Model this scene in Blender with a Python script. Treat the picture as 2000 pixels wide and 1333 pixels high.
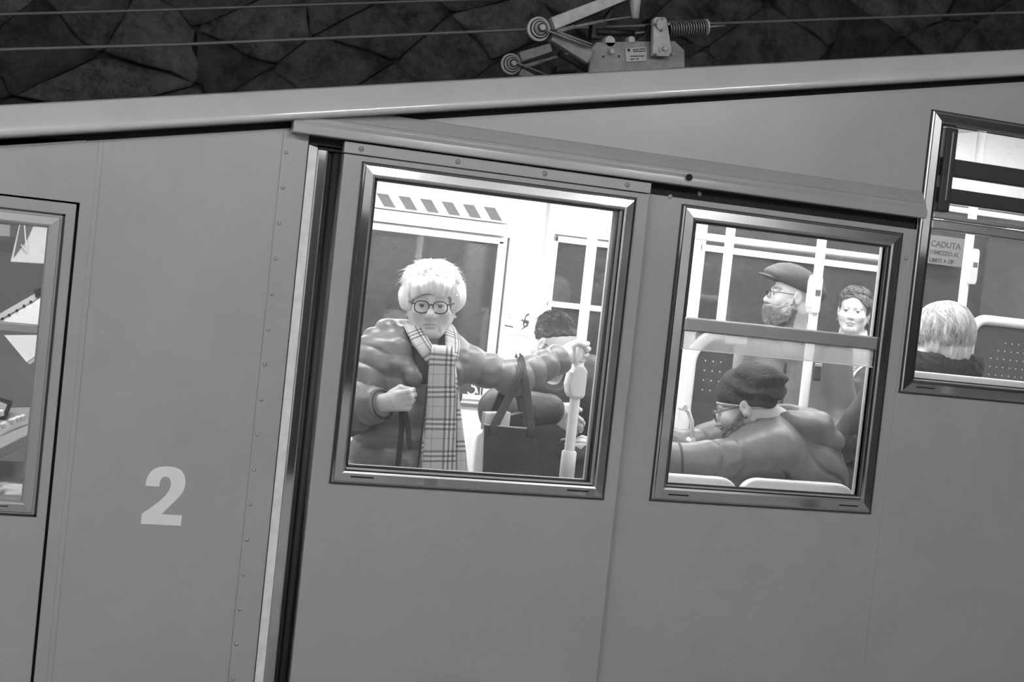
import bpy, bmesh, math, random
import numpy as np
from mathutils import Vector, Matrix

for o in list(bpy.data.objects): bpy.data.objects.remove(o, do_unlink=True)
SC = bpy.context.scene
COL = SC.collection
random.seed(7); RNG = np.random.default_rng(7)

# ------------------------------------------------------------------ camera
FPX = 2800.0; YAW, PITCH, ROLL = .3174, -.0338, .1068
CAM = np.array([-.8544, -4.2, 1.4342])
_f = np.array([math.sin(YAW)*math.cos(PITCH), math.cos(YAW)*math.cos(PITCH), math.sin(PITCH)])
_r0 = np.array([math.cos(YAW), -math.sin(YAW), 0.]); _u0 = np.cross(_r0, _f)
_r = math.cos(ROLL)*_r0 + math.sin(ROLL)*_u0; _u = -math.sin(ROLL)*_r0 + math.cos(ROLL)*_u0
cd = bpy.data.cameras.new('camera'); cam = bpy.data.objects.new('camera', cd); COL.objects.link(cam)
cd.sensor_fit = 'HORIZONTAL'; cd.sensor_width = 36.0; cd.lens = FPX*36/2000; cd.clip_start = .05
cam.matrix_world = Matrix(((_r[0], _u[0], -_f[0], CAM[0]), (_r[1], _u[1], -_f[1], CAM[1]), (_r[2], _u[2], -_f[2], CAM[2]), (0, 0, 0, 1)))
SC.camera = cam

def at(px, py, Y):
    d = _f + _r*(px-1000)/FPX - _u*(py-666.5)/FPX
    return CAM + d*(Y-CAM[1])/d[1]

# ------------------------------------------------------------------ world, exposure
W = bpy.data.worlds.new('world'); SC.world = W; W.use_nodes = True
W.node_tree.nodes['Background'].inputs[0].default_value = (.5, .5, .5, 1)
W.node_tree.nodes['Background'].inputs[1].default_value = .05
SC.view_settings.view_transform = 'Standard'; SC.view_settings.look = 'None'
SC.view_settings.exposure = 0.0; SC.view_settings.gamma = 1.0; SC.view_settings.use_curve_mapping = False

# lamp strengths used by the lamp builders further down
STATION_TUBE = 232.0
CAR_TUBE = 25.0
CAR_TUBE_FAR = 40.0
CAB_TUBE = 26.0

# ------------------------------------------------------------------ materials
MATS = {}
def mat(name, g, rough=.5, metal=0., var=0., vscale=8., bump=0., bscale=60., coat=0., spec=.5, detail=6, stretch=None):
    if name in MATS: return MATS[name]
    m = bpy.data.materials.new(name); m.use_nodes = True; nt = m.node_tree; b = nt.nodes['Principled BSDF']
    b.inputs['Base Color'].default_value = (g, g, g, 1); b.inputs['Roughness'].default_value = rough
    b.inputs['Metallic'].default_value = metal; b.inputs['Specular IOR Level'].default_value = spec
    if coat: b.inputs['Coat Weight'].default_value = coat; b.inputs['Coat Roughness'].default_value = .08
    tc = nt.nodes.new('ShaderNodeTexCoord'); mp = nt.nodes.new('ShaderNodeMapping'); nt.links.new(tc.outputs['Object'], mp.inputs[0])
    if stretch: mp.inputs['Scale'].default_value = stretch
    if var:
        n = nt.nodes.new('ShaderNodeTexNoise'); n.inputs['Scale'].default_value = vscale; n.inputs['Detail'].default_value = detail
        n.inputs['Roughness'].default_value = .65 if detail < 8 else .8
        nt.links.new(mp.outputs[0], n.inputs['Vector'])
        r = nt.nodes.new('ShaderNodeMapRange'); r.inputs[1].default_value = .3; r.inputs[2].default_value = .7
        r.inputs[3].default_value = g*(1-var); r.inputs[4].default_value = min(1, g*(1+var))
        nt.links.new(n.outputs[0], r.inputs[0]); nt.links.new(r.outputs[0], b.inputs['Base Color'])
    if bump:
        n2 = nt.nodes.new('ShaderNodeTexNoise'); n2.inputs['Scale'].default_value = bscale; n2.inputs['Detail'].default_value = 4 if detail < 8 else 9
        nt.links.new(mp.outputs[0], n2.inputs['Vector'])
        bp = nt.nodes.new('ShaderNodeBump'); bp.inputs['Strength'].default_value = bump; bp.inputs['Distance'].default_value = .01
        nt.links.new(n2.outputs[0], bp.inputs['Height']); nt.links.new(bp.outputs[0], b.inputs['Normal'])
    MATS[name] = m; return m

def emit(name, s):
    m = bpy.data.materials.new(name); m.use_nodes = True; nt = m.node_tree; nt.nodes.clear()
    e = nt.nodes.new('ShaderNodeEmission'); e.inputs[1].default_value = s; o = nt.nodes.new('ShaderNodeOutputMaterial')
    nt.links.new(e.outputs[0], o.inputs[0]); MATS[name] = m; return m

def glass(name, dirt=.05, refl=1.0, scratch=.3):
    m = bpy.data.materials.new(name); m.use_nodes = True; nt = m.node_tree; nt.nodes.clear(); N = nt.nodes.new; L = nt.links.new
    tr = N('ShaderNodeBsdfTransparent'); gl = N('ShaderNodeBsdfGlossy'); gl.inputs['Roughness'].default_value = .02
    fr = N('ShaderNodeFresnel'); fr.inputs[0].default_value = 1.5
    ml = N('ShaderNodeMath'); ml.operation = 'MULTIPLY'; ml.inputs[1].default_value = refl; L(fr.outputs[0], ml.inputs[0])
    mx = N('ShaderNodeMixShader'); L(ml.outputs[0], mx.inputs[0]); L(tr.outputs[0], mx.inputs[1]); L(gl.outputs[0], mx.inputs[2])
    df = N('ShaderNodeBsdfDiffuse'); df.inputs[0].default_value = (.8, .8, .8, 1)
    tl = N('ShaderNodeBsdfTranslucent'); tl.inputs[0].default_value = (.8, .8, .8, 1)
    ad = N('ShaderNodeMixShader'); ad.inputs[0].default_value = .5; L(df.outputs[0], ad.inputs[1]); L(tl.outputs[0], ad.inputs[2])
    tc = N('ShaderNodeTexCoord'); mp = N('ShaderNodeMapping'); mp.inputs['Scale'].default_value = (14, 14, 40); L(tc.outputs['Object'], mp.inputs[0])
    n = N('ShaderNodeTexNoise'); n.inputs['Scale'].default_value = 3; n.inputs['Detail'].default_value = 5; L(mp.outputs[0], n.inputs['Vector'])
    r = N('ShaderNodeMapRange'); r.inputs[1].default_value = .62; r.inputs[2].default_value = .75; r.inputs[3].default_value = dirt; r.inputs[4].default_value = dirt+scratch*.15
    L(n.outputs[0], r.inputs[0])
    m2 = N('ShaderNodeMixShader'); L(r.outputs[0], m2.inputs[0]); L(mx.outputs[0], m2.inputs[1]); L(ad.outputs[0], m2.inputs[2])
    o = N('ShaderNodeOutputMaterial'); L(m2.outputs[0], o.inputs[0]); MATS[name] = m; return m

mat('paint', .35, .3, var=.05, vscale=3, bump=.012, bscale=12, coat=.6)
mat('paint_dark', .3, .3, var=.06, vscale=4, coat=.15)
mat('roof_paint', .48, .3, var=.05, vscale=5, bump=.06, bscale=18, coat=.9)
mat('chrome', .72, .06, 1.0, bump=.015, bscale=6)
mat('steel', .5, .3, 1.0, var=.15, vscale=20)
mat('alu', .45, .38, 1.0, var=.08)
mat('rubber', .025, .6)
mat('black', .008, .8)
mat('white_edge', .72, .45, var=.12, vscale=25)
mat('white_wall', .8, .45)
mat('grey_wall', .55, .5)
mat('white_tube', .86, .25, coat=.2)
mat('white_plastic', .78, .35)
mat('grey_plastic', .5, .4)
mat('dark_panel', .07, .35, var=.2, vscale=30)
mat('pale_dot', .6, .5)
mat('vinyl', .78, .5, var=.03, vscale=30)
mat('sticker_dark', .06, .5)
mat('sticker_mid', .12, .5)
mat('paper', .8, .7)
mat('floor_grey', .2, .7, var=.1)
mat('concrete', .3, .8, var=.2, vscale=2, bump=.2, bscale=12)
mat('concrete_wall', .62, .8, var=.35, vscale=1.2)
mat('concrete_dark', .06, .9, var=.2, vscale=2)
mat('pan_paint', .2, .55, var=.25, vscale=25, bump=.1, bscale=60)
mat('pan_light', .38, .5, var=.2, vscale=30)
mat('pan_black', .008, .6)
mat('coil', .22, .45, .5)
mat('cable', .12, .5, .3)
mat('cab_wall', .3, .6)
mat('desk', .33, .5, var=.1)
emit('tube_station', STATION_TUBE); emit('tube_car', CAR_TUBE); emit('tube_car_far', CAR_TUBE_FAR); emit('tube_cab', CAB_TUBE)
glass('pane_near', .022, 1.0, .5); glass('pane_far', .085, 1.9, .5); glass('lens', .01, .8, 0.)

# ------------------------------------------------------------------ mesh helpers
def setp(o, label=None, cat=None, group=None, kind=None):
    if label: o['label'] = label
    if cat: o['category'] = cat
    if group: o['group'] = group
    if kind: o['kind'] = kind
    return o

def empty(name, loc, label=None, cat=None, group=None, kind=None):
    o = bpy.data.objects.new(name, None); COL.objects.link(o); o.location = loc; o.empty_display_size = .1
    return setp(o, label, cat, group, kind)

def wmat(p):
    if p.parent is None: return p.matrix_basis.copy()
    return wmat(p.parent) @ p.matrix_parent_inverse @ p.matrix_basis

def link_mesh(name, me, m, parent=None):
    o = bpy.data.objects.new(name, me); COL.objects.link(o)
    if m is not None: me.materials.append(MATS[m] if isinstance(m, str) else m)
    if parent is not None:
        o.parent = parent
        o.matrix_parent_inverse = wmat(parent).inverted()
    return o

class MB:
    def __init__(s): s.v = []; s.f = []; s.uv = None
    def add(s, vs, fs):
        k = len(s.v); s.v += [tuple(map(float, p)) for p in vs]; s.f += [tuple(i+k for i in f) for f in fs]; return s
    def box(s, x0, x1, y0, y1, z0, z1):
        return s.add([(x0,y0,z0),(x1,y0,z0),(x1,y1,z0),(x0,y1,z0),(x0,y0,z1),(x1,y0,z1),(x1,y1,z1),(x0,y1,z1)],
                     [(0,3,2,1),(4,5,6,7),(0,1,5,4),(1,2,6,5),(2,3,7,6),(3,0,4,7)])
    def prism(s, poly, y0, y1):      # polygon in XZ, extruded in Y
        n = len(poly)
        vs = [(p[0], y0, p[1]) for p in poly]+[(p[0], y1, p[1]) for p in poly]
        fs = [tuple(range(n)), tuple(range(2*n-1, n-1, -1))]+[(i, i+n, (i+1) % n+n, (i+1) % n) for i in range(n)]
        return s.add(vs, fs)
    def extrude(s, prof, pts, close=True):     # prof: (y,z) list swept through pts (x, z offset)
        n = len(prof); vs = []; fs = []
        for (x, dz) in pts: vs += [(x, p[0], p[1]+dz) for p in prof]
        m = n if close else n-1
        for j in range(len(pts)-1):
            for i in range(m): fs.append((j*n+i, j*n+(i+1) % n, (j+1)*n+(i+1) % n, (j+1)*n+i))
        if close: fs += [tuple(range(n-1, -1, -1)), tuple(range((len(pts)-1)*n, len(pts)*n))]
        return s.add(vs, fs)
    def tube(s, path, r, seg=10, caps=True, flat=1.0):
        P = [np.array(p, float) for p in path]; n = len(P)
        rs = r if hasattr(r, '__len__') else [r]*n
        t0 = P[1]-P[0]; t0 /= np.linalg.norm(t0)
        a = np.array([0, 0, 1.]) if abs(t0[2]) < .9 else np.array([1., 0, 0])
        nrm = np.cross(t0, a); nrm /= np.linalg.norm(nrm); vs = []; fs = []
        for i in range(n):
            t = P[min(i+1, n-1)]-P[max(i-1, 0)]; t /= np.linalg.norm(t)+1e-12
            nrm = nrm-t*(nrm@t); nrm /= np.linalg.norm(nrm); b = np.cross(t, nrm)
            for k in range(seg):
                an = 2*math.pi*k/seg; vs.append(P[i]+rs[i]*(math.cos(an)*nrm+flat*math.sin(an)*b))
        for i in range(n-1):
            for k in range(seg): fs.append((i*seg+k, i*seg+(k+1) % seg, (i+1)*seg+(k+1) % seg, (i+1)*seg+k))
        if caps: fs += [tuple(range(seg-1, -1, -1)), tuple(range((n-1)*seg, n*seg))]
        return s.add(vs, fs)
    def lathe(s, c, axis, prof, seg=24):       # prof: (distance along axis, radius)
        ax = np.array(axis, float); ax /= np.linalg.norm(ax); a = np.array([0, 0, 1.]) if abs(ax[2]) < .9 else np.array([1., 0, 0])
        u = np.cross(ax, a); u /= np.linalg.norm(u); w = np.cross(ax, u); c = np.array(c, float); vs = []; fs = []
        for (h, r) in prof:
            for k in range(seg):
                an = 2*math.pi*k/seg; vs.append(c+ax*h+max(r, 1e-4)*(math.cos(an)*u+math.sin(an)*w))
        for i in range(len(prof)-1):
            for k in range(seg): fs.append((i*seg+k, i*seg+(k+1) % seg, (i+1)*seg+(k+1) % seg, (i+1)*seg+k))
        fs += [tuple(range(seg-1, -1, -1)), tuple(range((len(prof)-1)*seg, len(prof)*seg))]
        return s.add(vs, fs)
    def obox(s, c, ax, ay, az):                # oriented box: centre and three half-axis vectors
        c, ax, ay, az = [np.array(q, float) for q in (c, ax, ay, az)]
        vs = [c+i*ax+j*ay+k*az for k in (-1, 1) for (i, j) in ((-1,-1),(1,-1),(1,1),(-1,1))]
        return s.add(vs, [(0,3,2,1),(4,5,6,7),(0,1,5,4),(1,2,6,5),(2,3,7,6),(3,0,4,7)])
    def build(s, name, m, parent=None, smooth=False, bevel=0., bseg=2, fix=True):
        me = bpy.data.meshes.new(name); me.from_pydata(s.v, [], s.f); me.update()
        if fix or bevel:
            bm = bmesh.new(); bm.from_mesh(me); bmesh.ops.recalc_face_normals(bm, faces=bm.faces)
            if bevel:
                es = [e for e in bm.edges if len(e.link_faces) == 2 and e.calc_face_angle(0) > .5]
                bmesh.ops.bevel(bm, geom=es, offset=bevel, segments=bseg, affect='EDGES', profile=.6, clamp_overlap=True)
            bm.to_mesh(me); bm.free()
        if smooth: me.polygons.foreach_set('use_smooth', [True]*len(me.polygons))
        if s.uv is not None:
            l = me.uv_layers.new(name='UVMap')
            for lp in me.loops: l.data[lp.index].uv = s.uv[lp.vertex_index]
        o = link_mesh(name, me, m, parent)
        if smooth and (bevel or smooth == 'auto'):
            try: me.set_sharp_from_angle(angle=math.radians(40))
            except Exception: pass
        return o

def arc(c, u, w, r, a0, a1, n):
    c, u, w = [np.array(q, float) for q in (c, u, w)]
    return [c+r*(math.cos(a)*u+math.sin(a)*w) for a in np.linspace(a0, a1, n)]

def frame_mb(x0, x1, z0, z1, w, y, step=.012, wt=None):
    """mitred window frame: flat outer lip, sloped face, return to the glass"""
    mb = MB()
    prof = [(0, 0), (0, -.006), (.005, -.008), (.007, -.0105), (w*.75, -.0135), (w-.004, -.012), (w, -.008), (w, step)]
    n = len(prof); vs = []
    for (cx, cz, sx, sz) in ((x0, z0, 1, 1), (x1, z0, -1, 1), (x1, z1, -1, -1), (x0, z1, 1, -1)):
        vs += [(cx+sx*p[0], y+p[1], cz+sz*p[0]) for p in prof]
    fs = []
    for k in range(4):
        a, b = k*n, ((k+1) % 4)*n
        for i in range(n-1): fs.append((a+i, b+i, b+i+1, a+i+1))
    mb.add(vs, fs); return mb

def panel_hole(x0, x1, z0, ztop, hole, y0, y1):
    """flat panel with a rectangular hole; ztop is a number or a function of x"""
    mb = MB(); zt = ztop if callable(ztop) else (lambda x: ztop)
    hx0, hx1, hz0, hz1 = hole
    O = [(x0, z0), (x1, z0), (x1, zt(x1)), (x0, zt(x0))]; I = [(hx0, hz0), (hx1, hz0), (hx1, hz1), (hx0, hz1)]
    vs = [(p[0], y, p[1]) for y in (y0, y1) for p in O+I]; fs = []
    for k in range(4):
        n = (k+1) % 4
        fs += [(k, n, n+4, k+4), (k+8, k+12, n+12, n+8), (k, k+8, n+8, n), (k+4, n+4, n+12, k+12)]
    return mb.add(vs, fs)

FONT = None
def text_mesh(name, body, size, m, parent, origin, xdir=(1,0,0), zdir=(0,0,1), thick=.0006, bold=0., sx=1.0):
    c = bpy.data.curves.new(name, 'FONT'); c.body = body; c.size = size; c.extrude = thick; c.offset = bold; c.resolution_u = 6
    t = bpy.data.objects.new(name, c); COL.objects.link(t); dg = bpy.context.evaluated_depsgraph_get()
    me = bpy.data.meshes.new_from_object(t.evaluated_get(dg)); bpy.data.objects.remove(t, do_unlink=True)
    X = Vector(xdir).normalized(); Z = Vector(zdir).normalized(); Yv = X.cross(Z)
    Mx = Matrix(((X.x*sx, Z.x, Yv.x, origin[0]), (X.y*sx, Z.y, Yv.y, origin[1]), (X.z*sx, Z.z, Yv.z, origin[2]), (0,0,0,1)))
    me.transform(Mx); return link_mesh(name, me, m, parent)

# ------------------------------------------------------------------ implicit-surface helpers (bodies, clothes, hair)
def V3(*a): return np.array(a, float)
def smin(a, b, k):
    if k <= 0: return np.minimum(a, b)
    h = np.maximum(k-np.abs(a-b), 0)/k
    return np.minimum(a, b)-h*h*k*.25
def smax(a, b, k): return -smin(-a, -b, k)
def cap(a, b, ra, rb=None, period=0, amp=0, ph=0.):
    a = np.array(a, float); b = np.array(b, float); rb = ra if rb is None else rb
    ab = b-a; L2 = ab@ab; L = math.sqrt(L2)
    def f(P):
        t = ((P-a)@ab)/L2; tc = np.clip(t, 0, 1)
        d = np.linalg.norm(P-(a+tc[:, None]*ab), axis=1)
        r = ra+(rb-ra)*tc
        if period: r = r+amp*((np.abs(np.sin(math.pi*(t*L/period+ph)))+.01)**.62-.72)
        return d-r
    return f
def ell(c, r, R=None):
    c = np.array(c, float); r = np.array(r, float); m = r.min()
    def f(P):
        q = P-c
        if R is not None: q = q@R
        k0 = np.linalg.norm(q/r, axis=1); k1 = np.linalg.norm(q/(r*r), axis=1)+1e-9
        return k0*(k0-1)/k1
    return f
def rbox(c, h, r, R=None):
    c = np.array(c, float); h = np.array(h, float)-r
    def f(P):
        q = P-c
        if R is not None: q = q@R
        q = np.abs(q)-h
        return np.linalg.norm(np.maximum(q, 0), axis=1)+np.minimum(q.max(axis=1), 0)-r
    return f
def econe(a, b, ra, rb, period=0, amp=0, ph=0., R=None):
    """elliptical cone between a and b (mostly upright), ra/rb = (half width, half depth)"""
    a = np.array(a, float); b = np.array(b, float); ab = b-a; L2 = ab@ab; L = math.sqrt(L2)
    def f(P):
        t = ((P-a)@ab)/L2; tc = np.clip(t, 0, 1); q = P-(a+tc[:, None]*ab)
        if R is not None: q = q@R
        rx = ra[0]+(rb[0]-ra[0])*tc; ry = ra[1]+(rb[1]-ra[1])*tc; m = np.minimum(rx, ry)
        d = (np.sqrt((q[:, 0]/rx)**2+(q[:, 1]/ry)**2+(q[:, 2]/m)**2)-1)*m
        if period: d = d-amp*((np.abs(np.sin(math.pi*(t*L/period+ph)))+.01)**.62-.72)
        return d
    return f
def noise3(P, scale, seed=0):
    P = P*scale+seed*17.3; i = np.floor(P).astype(np.int64); w = P-i; w = w*w*(3-2*w)
    def h(ix, iy, iz):
        n = (ix*374761393+iy*668265263+iz*2147483647+seed*974634777) & 0x7fffffff
        n = ((n ^ (n >> 13))*1274126177) & 0x7fffffff
        return ((n ^ (n >> 16)) & 0xffff)/65535.
    r = 0
    for dx in (0, 1):
        for dy in (0, 1):
            for dz in (0, 1):
                wt = (w[:, 0] if dx else 1-w[:, 0])*(w[:, 1] if dy else 1-w[:, 1])*(w[:, 2] if dz else 1-w[:, 2])
                r = r+wt*h(i[:, 0]+dx, i[:, 1]+dy, i[:, 2]+dz)
    return r*2-1
def compose(prims):
    """list of (op, k, f): op 'u' smooth union, 's' smooth subtraction, 'i' intersection"""
    def g(P):
        d = None
        for op, k, f in prims:
            e = f(P)
            if d is None: d = e
            elif op == 'u': d = smin(d, e, k)
            elif op == 's': d = smax(d, -e, k)
            else: d = smax(d, e, k)
        return d
    return g
def xform(f, c, R, s=1.0):
    c = np.array(c, float)
    return lambda P: f(((P-c)@R)/s)*s
def surface_nets(f, lo, hi, h):
    lo = np.array(lo, float); hi = np.array(hi, float); B = 4
    nb = np.ceil((hi-lo)/(h*B)).astype(int); n = nb*B+1
    ci = np.stack(np.meshgrid(*[np.arange(k) for k in nb], indexing='ij'), -1).reshape(-1, 3)
    cd_ = f(lo+(ci+.5)*h*B); near = (np.abs(cd_) < h*B*1.3).reshape(nb); sgn = np.sign(cd_).reshape(nb)
    D = np.repeat(np.repeat(np.repeat(sgn, B, 0), B, 1), B, 2); D = np.pad(D, ((0, 1),)*3, mode='edge').astype(np.float32)
    msk = np.zeros(n, bool)
    for dx in (0, 1):
        for dy in (0, 1):
            for dz in (0, 1):
                pass
    nm = np.repeat(np.repeat(np.repeat(near, B, 0), B, 1), B, 2)
    msk[:-1, :-1, :-1] |= nm
    for ax in range(3):
        sl = [slice(None)]*3; sr = [slice(None)]*3; sl[ax] = slice(1, None); sr[ax] = slice(None, -1)
        m2 = msk.copy(); m2[tuple(sl)] |= msk[tuple(sr)]; msk = m2
    idx = np.argwhere(msk); vals = np.empty(len(idx), np.float32)
    for k in range(0, len(idx), 200000): vals[k:k+200000] = f(lo+idx[k:k+200000]*h)
    D[msk] = vals
    S = D < 0
    c8 = [(0,0,0),(1,0,0),(0,1,0),(1,1,0),(0,0,1),(1,0,1),(0,1,1),(1,1,1)]
    sh = lambda A, c: A[c[0]:A.shape[0]-1+c[0], c[1]:A.shape[1]-1+c[1], c[2]:A.shape[2]-1+c[2]]
    cnt = sum(sh(S, c).astype(np.int8) for c in c8); act = (cnt > 0) & (cnt < 8)
    cells = np.argwhere(act); vid = -np.ones(act.shape, np.int64); vid[act] = np.arange(len(cells))
    acc = np.zeros((len(cells), 3)); w = np.zeros(len(cells))
    for a in range(8):
        for b in range(a+1, 8):
            if sum(abs(c8[a][i]-c8[b][i]) for i in range(3)) != 1: continue
            da = D[tuple((cells+c8[a]).T)]; db = D[tuple((cells+c8[b]).T)]
            x = (da < 0) != (db < 0); t = np.where(x, da/np.where(da == db, 1, da-db), 0)
            p = np.array(c8[a])+t[:, None]*(np.array(c8[b])-np.array(c8[a]))
            acc += np.where(x[:, None], p, 0); w += x
    verts = lo+(cells+acc/w[:, None])*h
    faces = []
    for ax in range(3):
        o1, o2 = [(1, 2), (2, 0), (0, 1)][ax]
        sl = [slice(None)]*3; sr = [slice(None)]*3; sl[ax] = slice(None, -1); sr[ax] = slice(1, None)
        A, Bq = S[tuple(sl)], S[tuple(sr)]
        e = np.argwhere(A != Bq)
        ok = (e[:, o1] > 0) & (e[:, o2] > 0) & (e[:, o1] < act.shape[o1]) & (e[:, o2] < act.shape[o2]); e = e[ok]
        inside = A[tuple(e.T)]
        def cell(d1, d2):
            q = e.copy(); q[:, o1] -= d1; q[:, o2] -= d2; return vid[tuple(q.T)]
        q = np.stack([cell(1, 1), cell(0, 1), cell(0, 0), cell(1, 0)], 1)
        q[~inside] = q[~inside][:, ::-1]
        faces.append(q[(q >= 0).all(1)])
    return verts, np.concatenate(faces)
def sdf_object(name, f, lo, hi, h, m, parent=None, tone=None):
    v, q = surface_nets(f, lo, hi, h)
    me = bpy.data.meshes.new(name); me.vertices.add(len(v)); me.vertices.foreach_set('co', v.astype(np.float32).ravel())
    me.loops.add(len(q)*4); me.loops.foreach_set('vertex_index', q.astype(np.int32).ravel())
    me.polygons.add(len(q)); me.polygons.foreach_set('loop_start', np.arange(0, len(q)*4, 4, dtype=np.int32))
    me.polygons.foreach_set('loop_total', np.full(len(q), 4, np.int32)); me.polygons.foreach_set('use_smooth', np.ones(len(q), bool))
    me.update(calc_edges=True); me.validate()
    if tone is not None:
        a = me.attributes.new('tone', 'FLOAT', 'POINT'); a.data.foreach_set('value', tone(v).astype(np.float32))
    return link_mesh(name, me, m, parent)
# ================================================================== the place around the car
FLOOR_Z = -.08
setp(MB().box(-7, 9, -6.5, -.14, -.3, -.12).build('floor', 'concrete'), kind='structure')
setp(MB().box(-7, 9, -6.7, -6.5, -.3, 4.6).build('wall_back', 'concrete_wall'), kind='structure')
setp(MB().box(-7, 9, -6.7, -1.6, 4.6, 4.8).build('ceiling', 'concrete'), kind='structure')
setp(MB().box(-7, 9, -.14, 3.6, -1.2, -1.1).build('trim_1', 'concrete_dark'), kind='structure')

# rubble-stone tunnel wall behind the car: every stone is a piece of its own
stone_m = mat('stone', .042, .85, var=1.3, vscale=7, bump=1.0, bscale=9, detail=12)
mat('stone_pale', .06, .85, var=1.3, vscale=6, bump=1.0, bscale=9, detail=12)
mat('stone_dark', .026, .9, var=1.3, vscale=6, bump=1.0, bscale=8, detail=12)
mat('mortar', .022, .95, var=.4, vscale=9, bump=.5, bscale=30)
wall_far = setp(MB().box(-5, 9, 3.66, 3.9, -1.2, 6).build('wall_far', 'mortar'), kind='structure')
def stones():
    rg = random.Random(11); sx, sz = .62, .46
    def P(i, j):
        r2 = random.Random(i*7919+j*104729)
        return ((i+.5*(j % 2))*sx-2.2+r2.uniform(-.2, .2), j*sz*.5+.1+r2.uniform(-.11, .11)+.2*((i+.5*(j % 2))*sx-2.2))
    for j in range(0, 19):
        for i in range(-1, 19):
            # diamond cell: left, bottom, right, top corners taken from the jittered lattice
            if j % 2: l, r, b, t = P(i, j), P(i+1, j), P(i+1, j-1), P(i+1, j+1)
            else: l, r, b, t = P(i, j), P(i+1, j), P(i, j-1), P(i, j+1)
            if (j+i) % 7 == 3: t = (t[0]+.1, t[1]-.05)
            cx = (l[0]+r[0]+b[0]+t[0])/4; cz = (l[1]+r[1]+b[1]+t[1])/4
            vis = (cz > 1.9+.2*cx-.25 and cz < 3.6+.1*cx) or (cz < 2.6 and cz > .6 and cx > .3)
            if not vis or cx < -1.9 or cx > 5.8: continue
            poly = []
            for (p, q) in ((l, b), (b, r), (r, t), (t, l)):
                for s in (.06, .36, .68, .94):
                    w_ = rg.uniform(-.018, .018)
                    poly.append((p[0]+(q[0]-p[0])*s+w_, p[1]+(q[1]-p[1])*s+w_))
            n = len(poly); sh = lambda k: [(cx+(a-cx)*k, cz+(c-cz)*k) for a, c in poly]
            d = rg.uniform(.03, .07); tx, tz = rg.uniform(-.06, .06), rg.uniform(-.06, .06)
            pl = lambda a, c, f: 3.66-d*f+tx*(a-cx)+tz*(c-cz)
            vs = [(a, 3.68, c) for a, c in sh(1.0)]+[(a, pl(a, c, .75)+rg.uniform(-.006, .006), c) for a, c in sh(.992)]
            vs += [(a, pl(a, c, 1)+rg.uniform(-.008, .008), c) for a, c in sh(.94)]
            vs += [(a, pl(a, c, 1.05), c) for a, c in sh(.5)]
            fs = [tuple(range(3*n, 4*n))]
            for L in range(3): fs += [(L*n+k, L*n+(k+1) % n, (L+1)*n+(k+1) % n, (L+1)*n+k) for k in range(n)]
            me = bpy.data.meshes.new('stone'); me.from_pydata(vs, [], fs); me.update()
            me.polygons.foreach_set('use_smooth', [True]*len(me.polygons))
            link_mesh('stone', me, rg.choice(['stone', 'stone', 'stone', 'stone_pale', 'stone_dark']), wall_far)
stones()

# platform lamps: fluorescent battens hanging above the platform on the photographer's side
def platform_lamp(x, y, z, label, power=1.0):
    t = empty('platform_lamp', (x, y, z), label, 'lamp')
    MB().box(x-.62, x+.62, y-.06, y+.06, z, z+.06).build('housing', 'white_plastic', t, bevel=.008)
    MB().tube([(x-.58, y, z-.03), (x+.58, y, z-.03)], .03, 12).build('tube', 'tube_station', t, smooth=True)
    for s in (-1, 1):
        MB().box(x+s*.6-.02, x+s*.6+.02, y-.03, y+.03, z-.05, z).build('end_cap', 'grey_plastic', t)
        MB().tube([(x+s*.4, y, z+.05), (x+s*.4, y, 4.62)], .006, 6).build('hanger', 'steel', t)
platform_lamp(-4.6, -3.6, 3.35, 'platform batten lamp farthest left over the platform edge')
platform_lamp(-2.15, -3.6, 3.35, 'platform batten lamp hanging left of the photographer')
platform_lamp(.88, -5.6, 3.8, 'wall-side batten lamp reflected in the roof edge above the number panel')
platform_lamp(3.65, -5.6, 3.8, 'wall-side batten lamp reflected in the roof edge above the far window')
# unseen dark panels added to the station wall for contrast in chrome reflections
for k, (xa, xb, za, zb) in enumerate(((-4.2, -3.0, -.12, 2.2), (-1.3, -.2, .6, 1.9), (.9, 1.9, -.12, 2.3), (3.2, 5.2, .7, 2.1))):
    setp(MB().box(xa, xb, -6.5, -6.47, za, zb).build('door_%d' % (k+1), 'concrete_dark', bevel=.01), kind='structure')

# white tubular queue barriers on the platform, mirrored softly by the car's paint
def barrier(x, y, w, h, label):
    t = empty('queue_barrier', (x, y, -.12), label, 'barrier')
    path = [(x-w/2, y, -.12)]+arc((x-w/2+.16, y, h-.16), (-1, 0, 0), (0, 0, 1), .16, 0, math.pi/2, 8)+arc((x+w/2-.16, y, h-.16), (0, 0, 1), (1, 0, 0), .16, 0, math.pi/2, 8)+[(x+w/2, y, -.12)]
    MB().tube(path, .028, 12).build('hoop', 'white_tube', t, smooth=True)
    MB().tube([(x-w/2, y, h*.45), (x+w/2, y, h*.45)], .02, 10).build('cross_bar', 'white_tube', t, smooth=True)
    for s in (-1, 1): MB().lathe((x+s*w/2, y, -.12), (0, 0, 1), [(0, .07), (.012, .07), (.014, .035)], 20).build('foot_plate', 'steel', t)
barrier(1.35, -2.2, .8, .82, 'white tubular platform barrier nearest the sliding door')
barrier(3.6, -2.6, .8, .82, 'white tubular platform barrier further up the platform')

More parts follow.
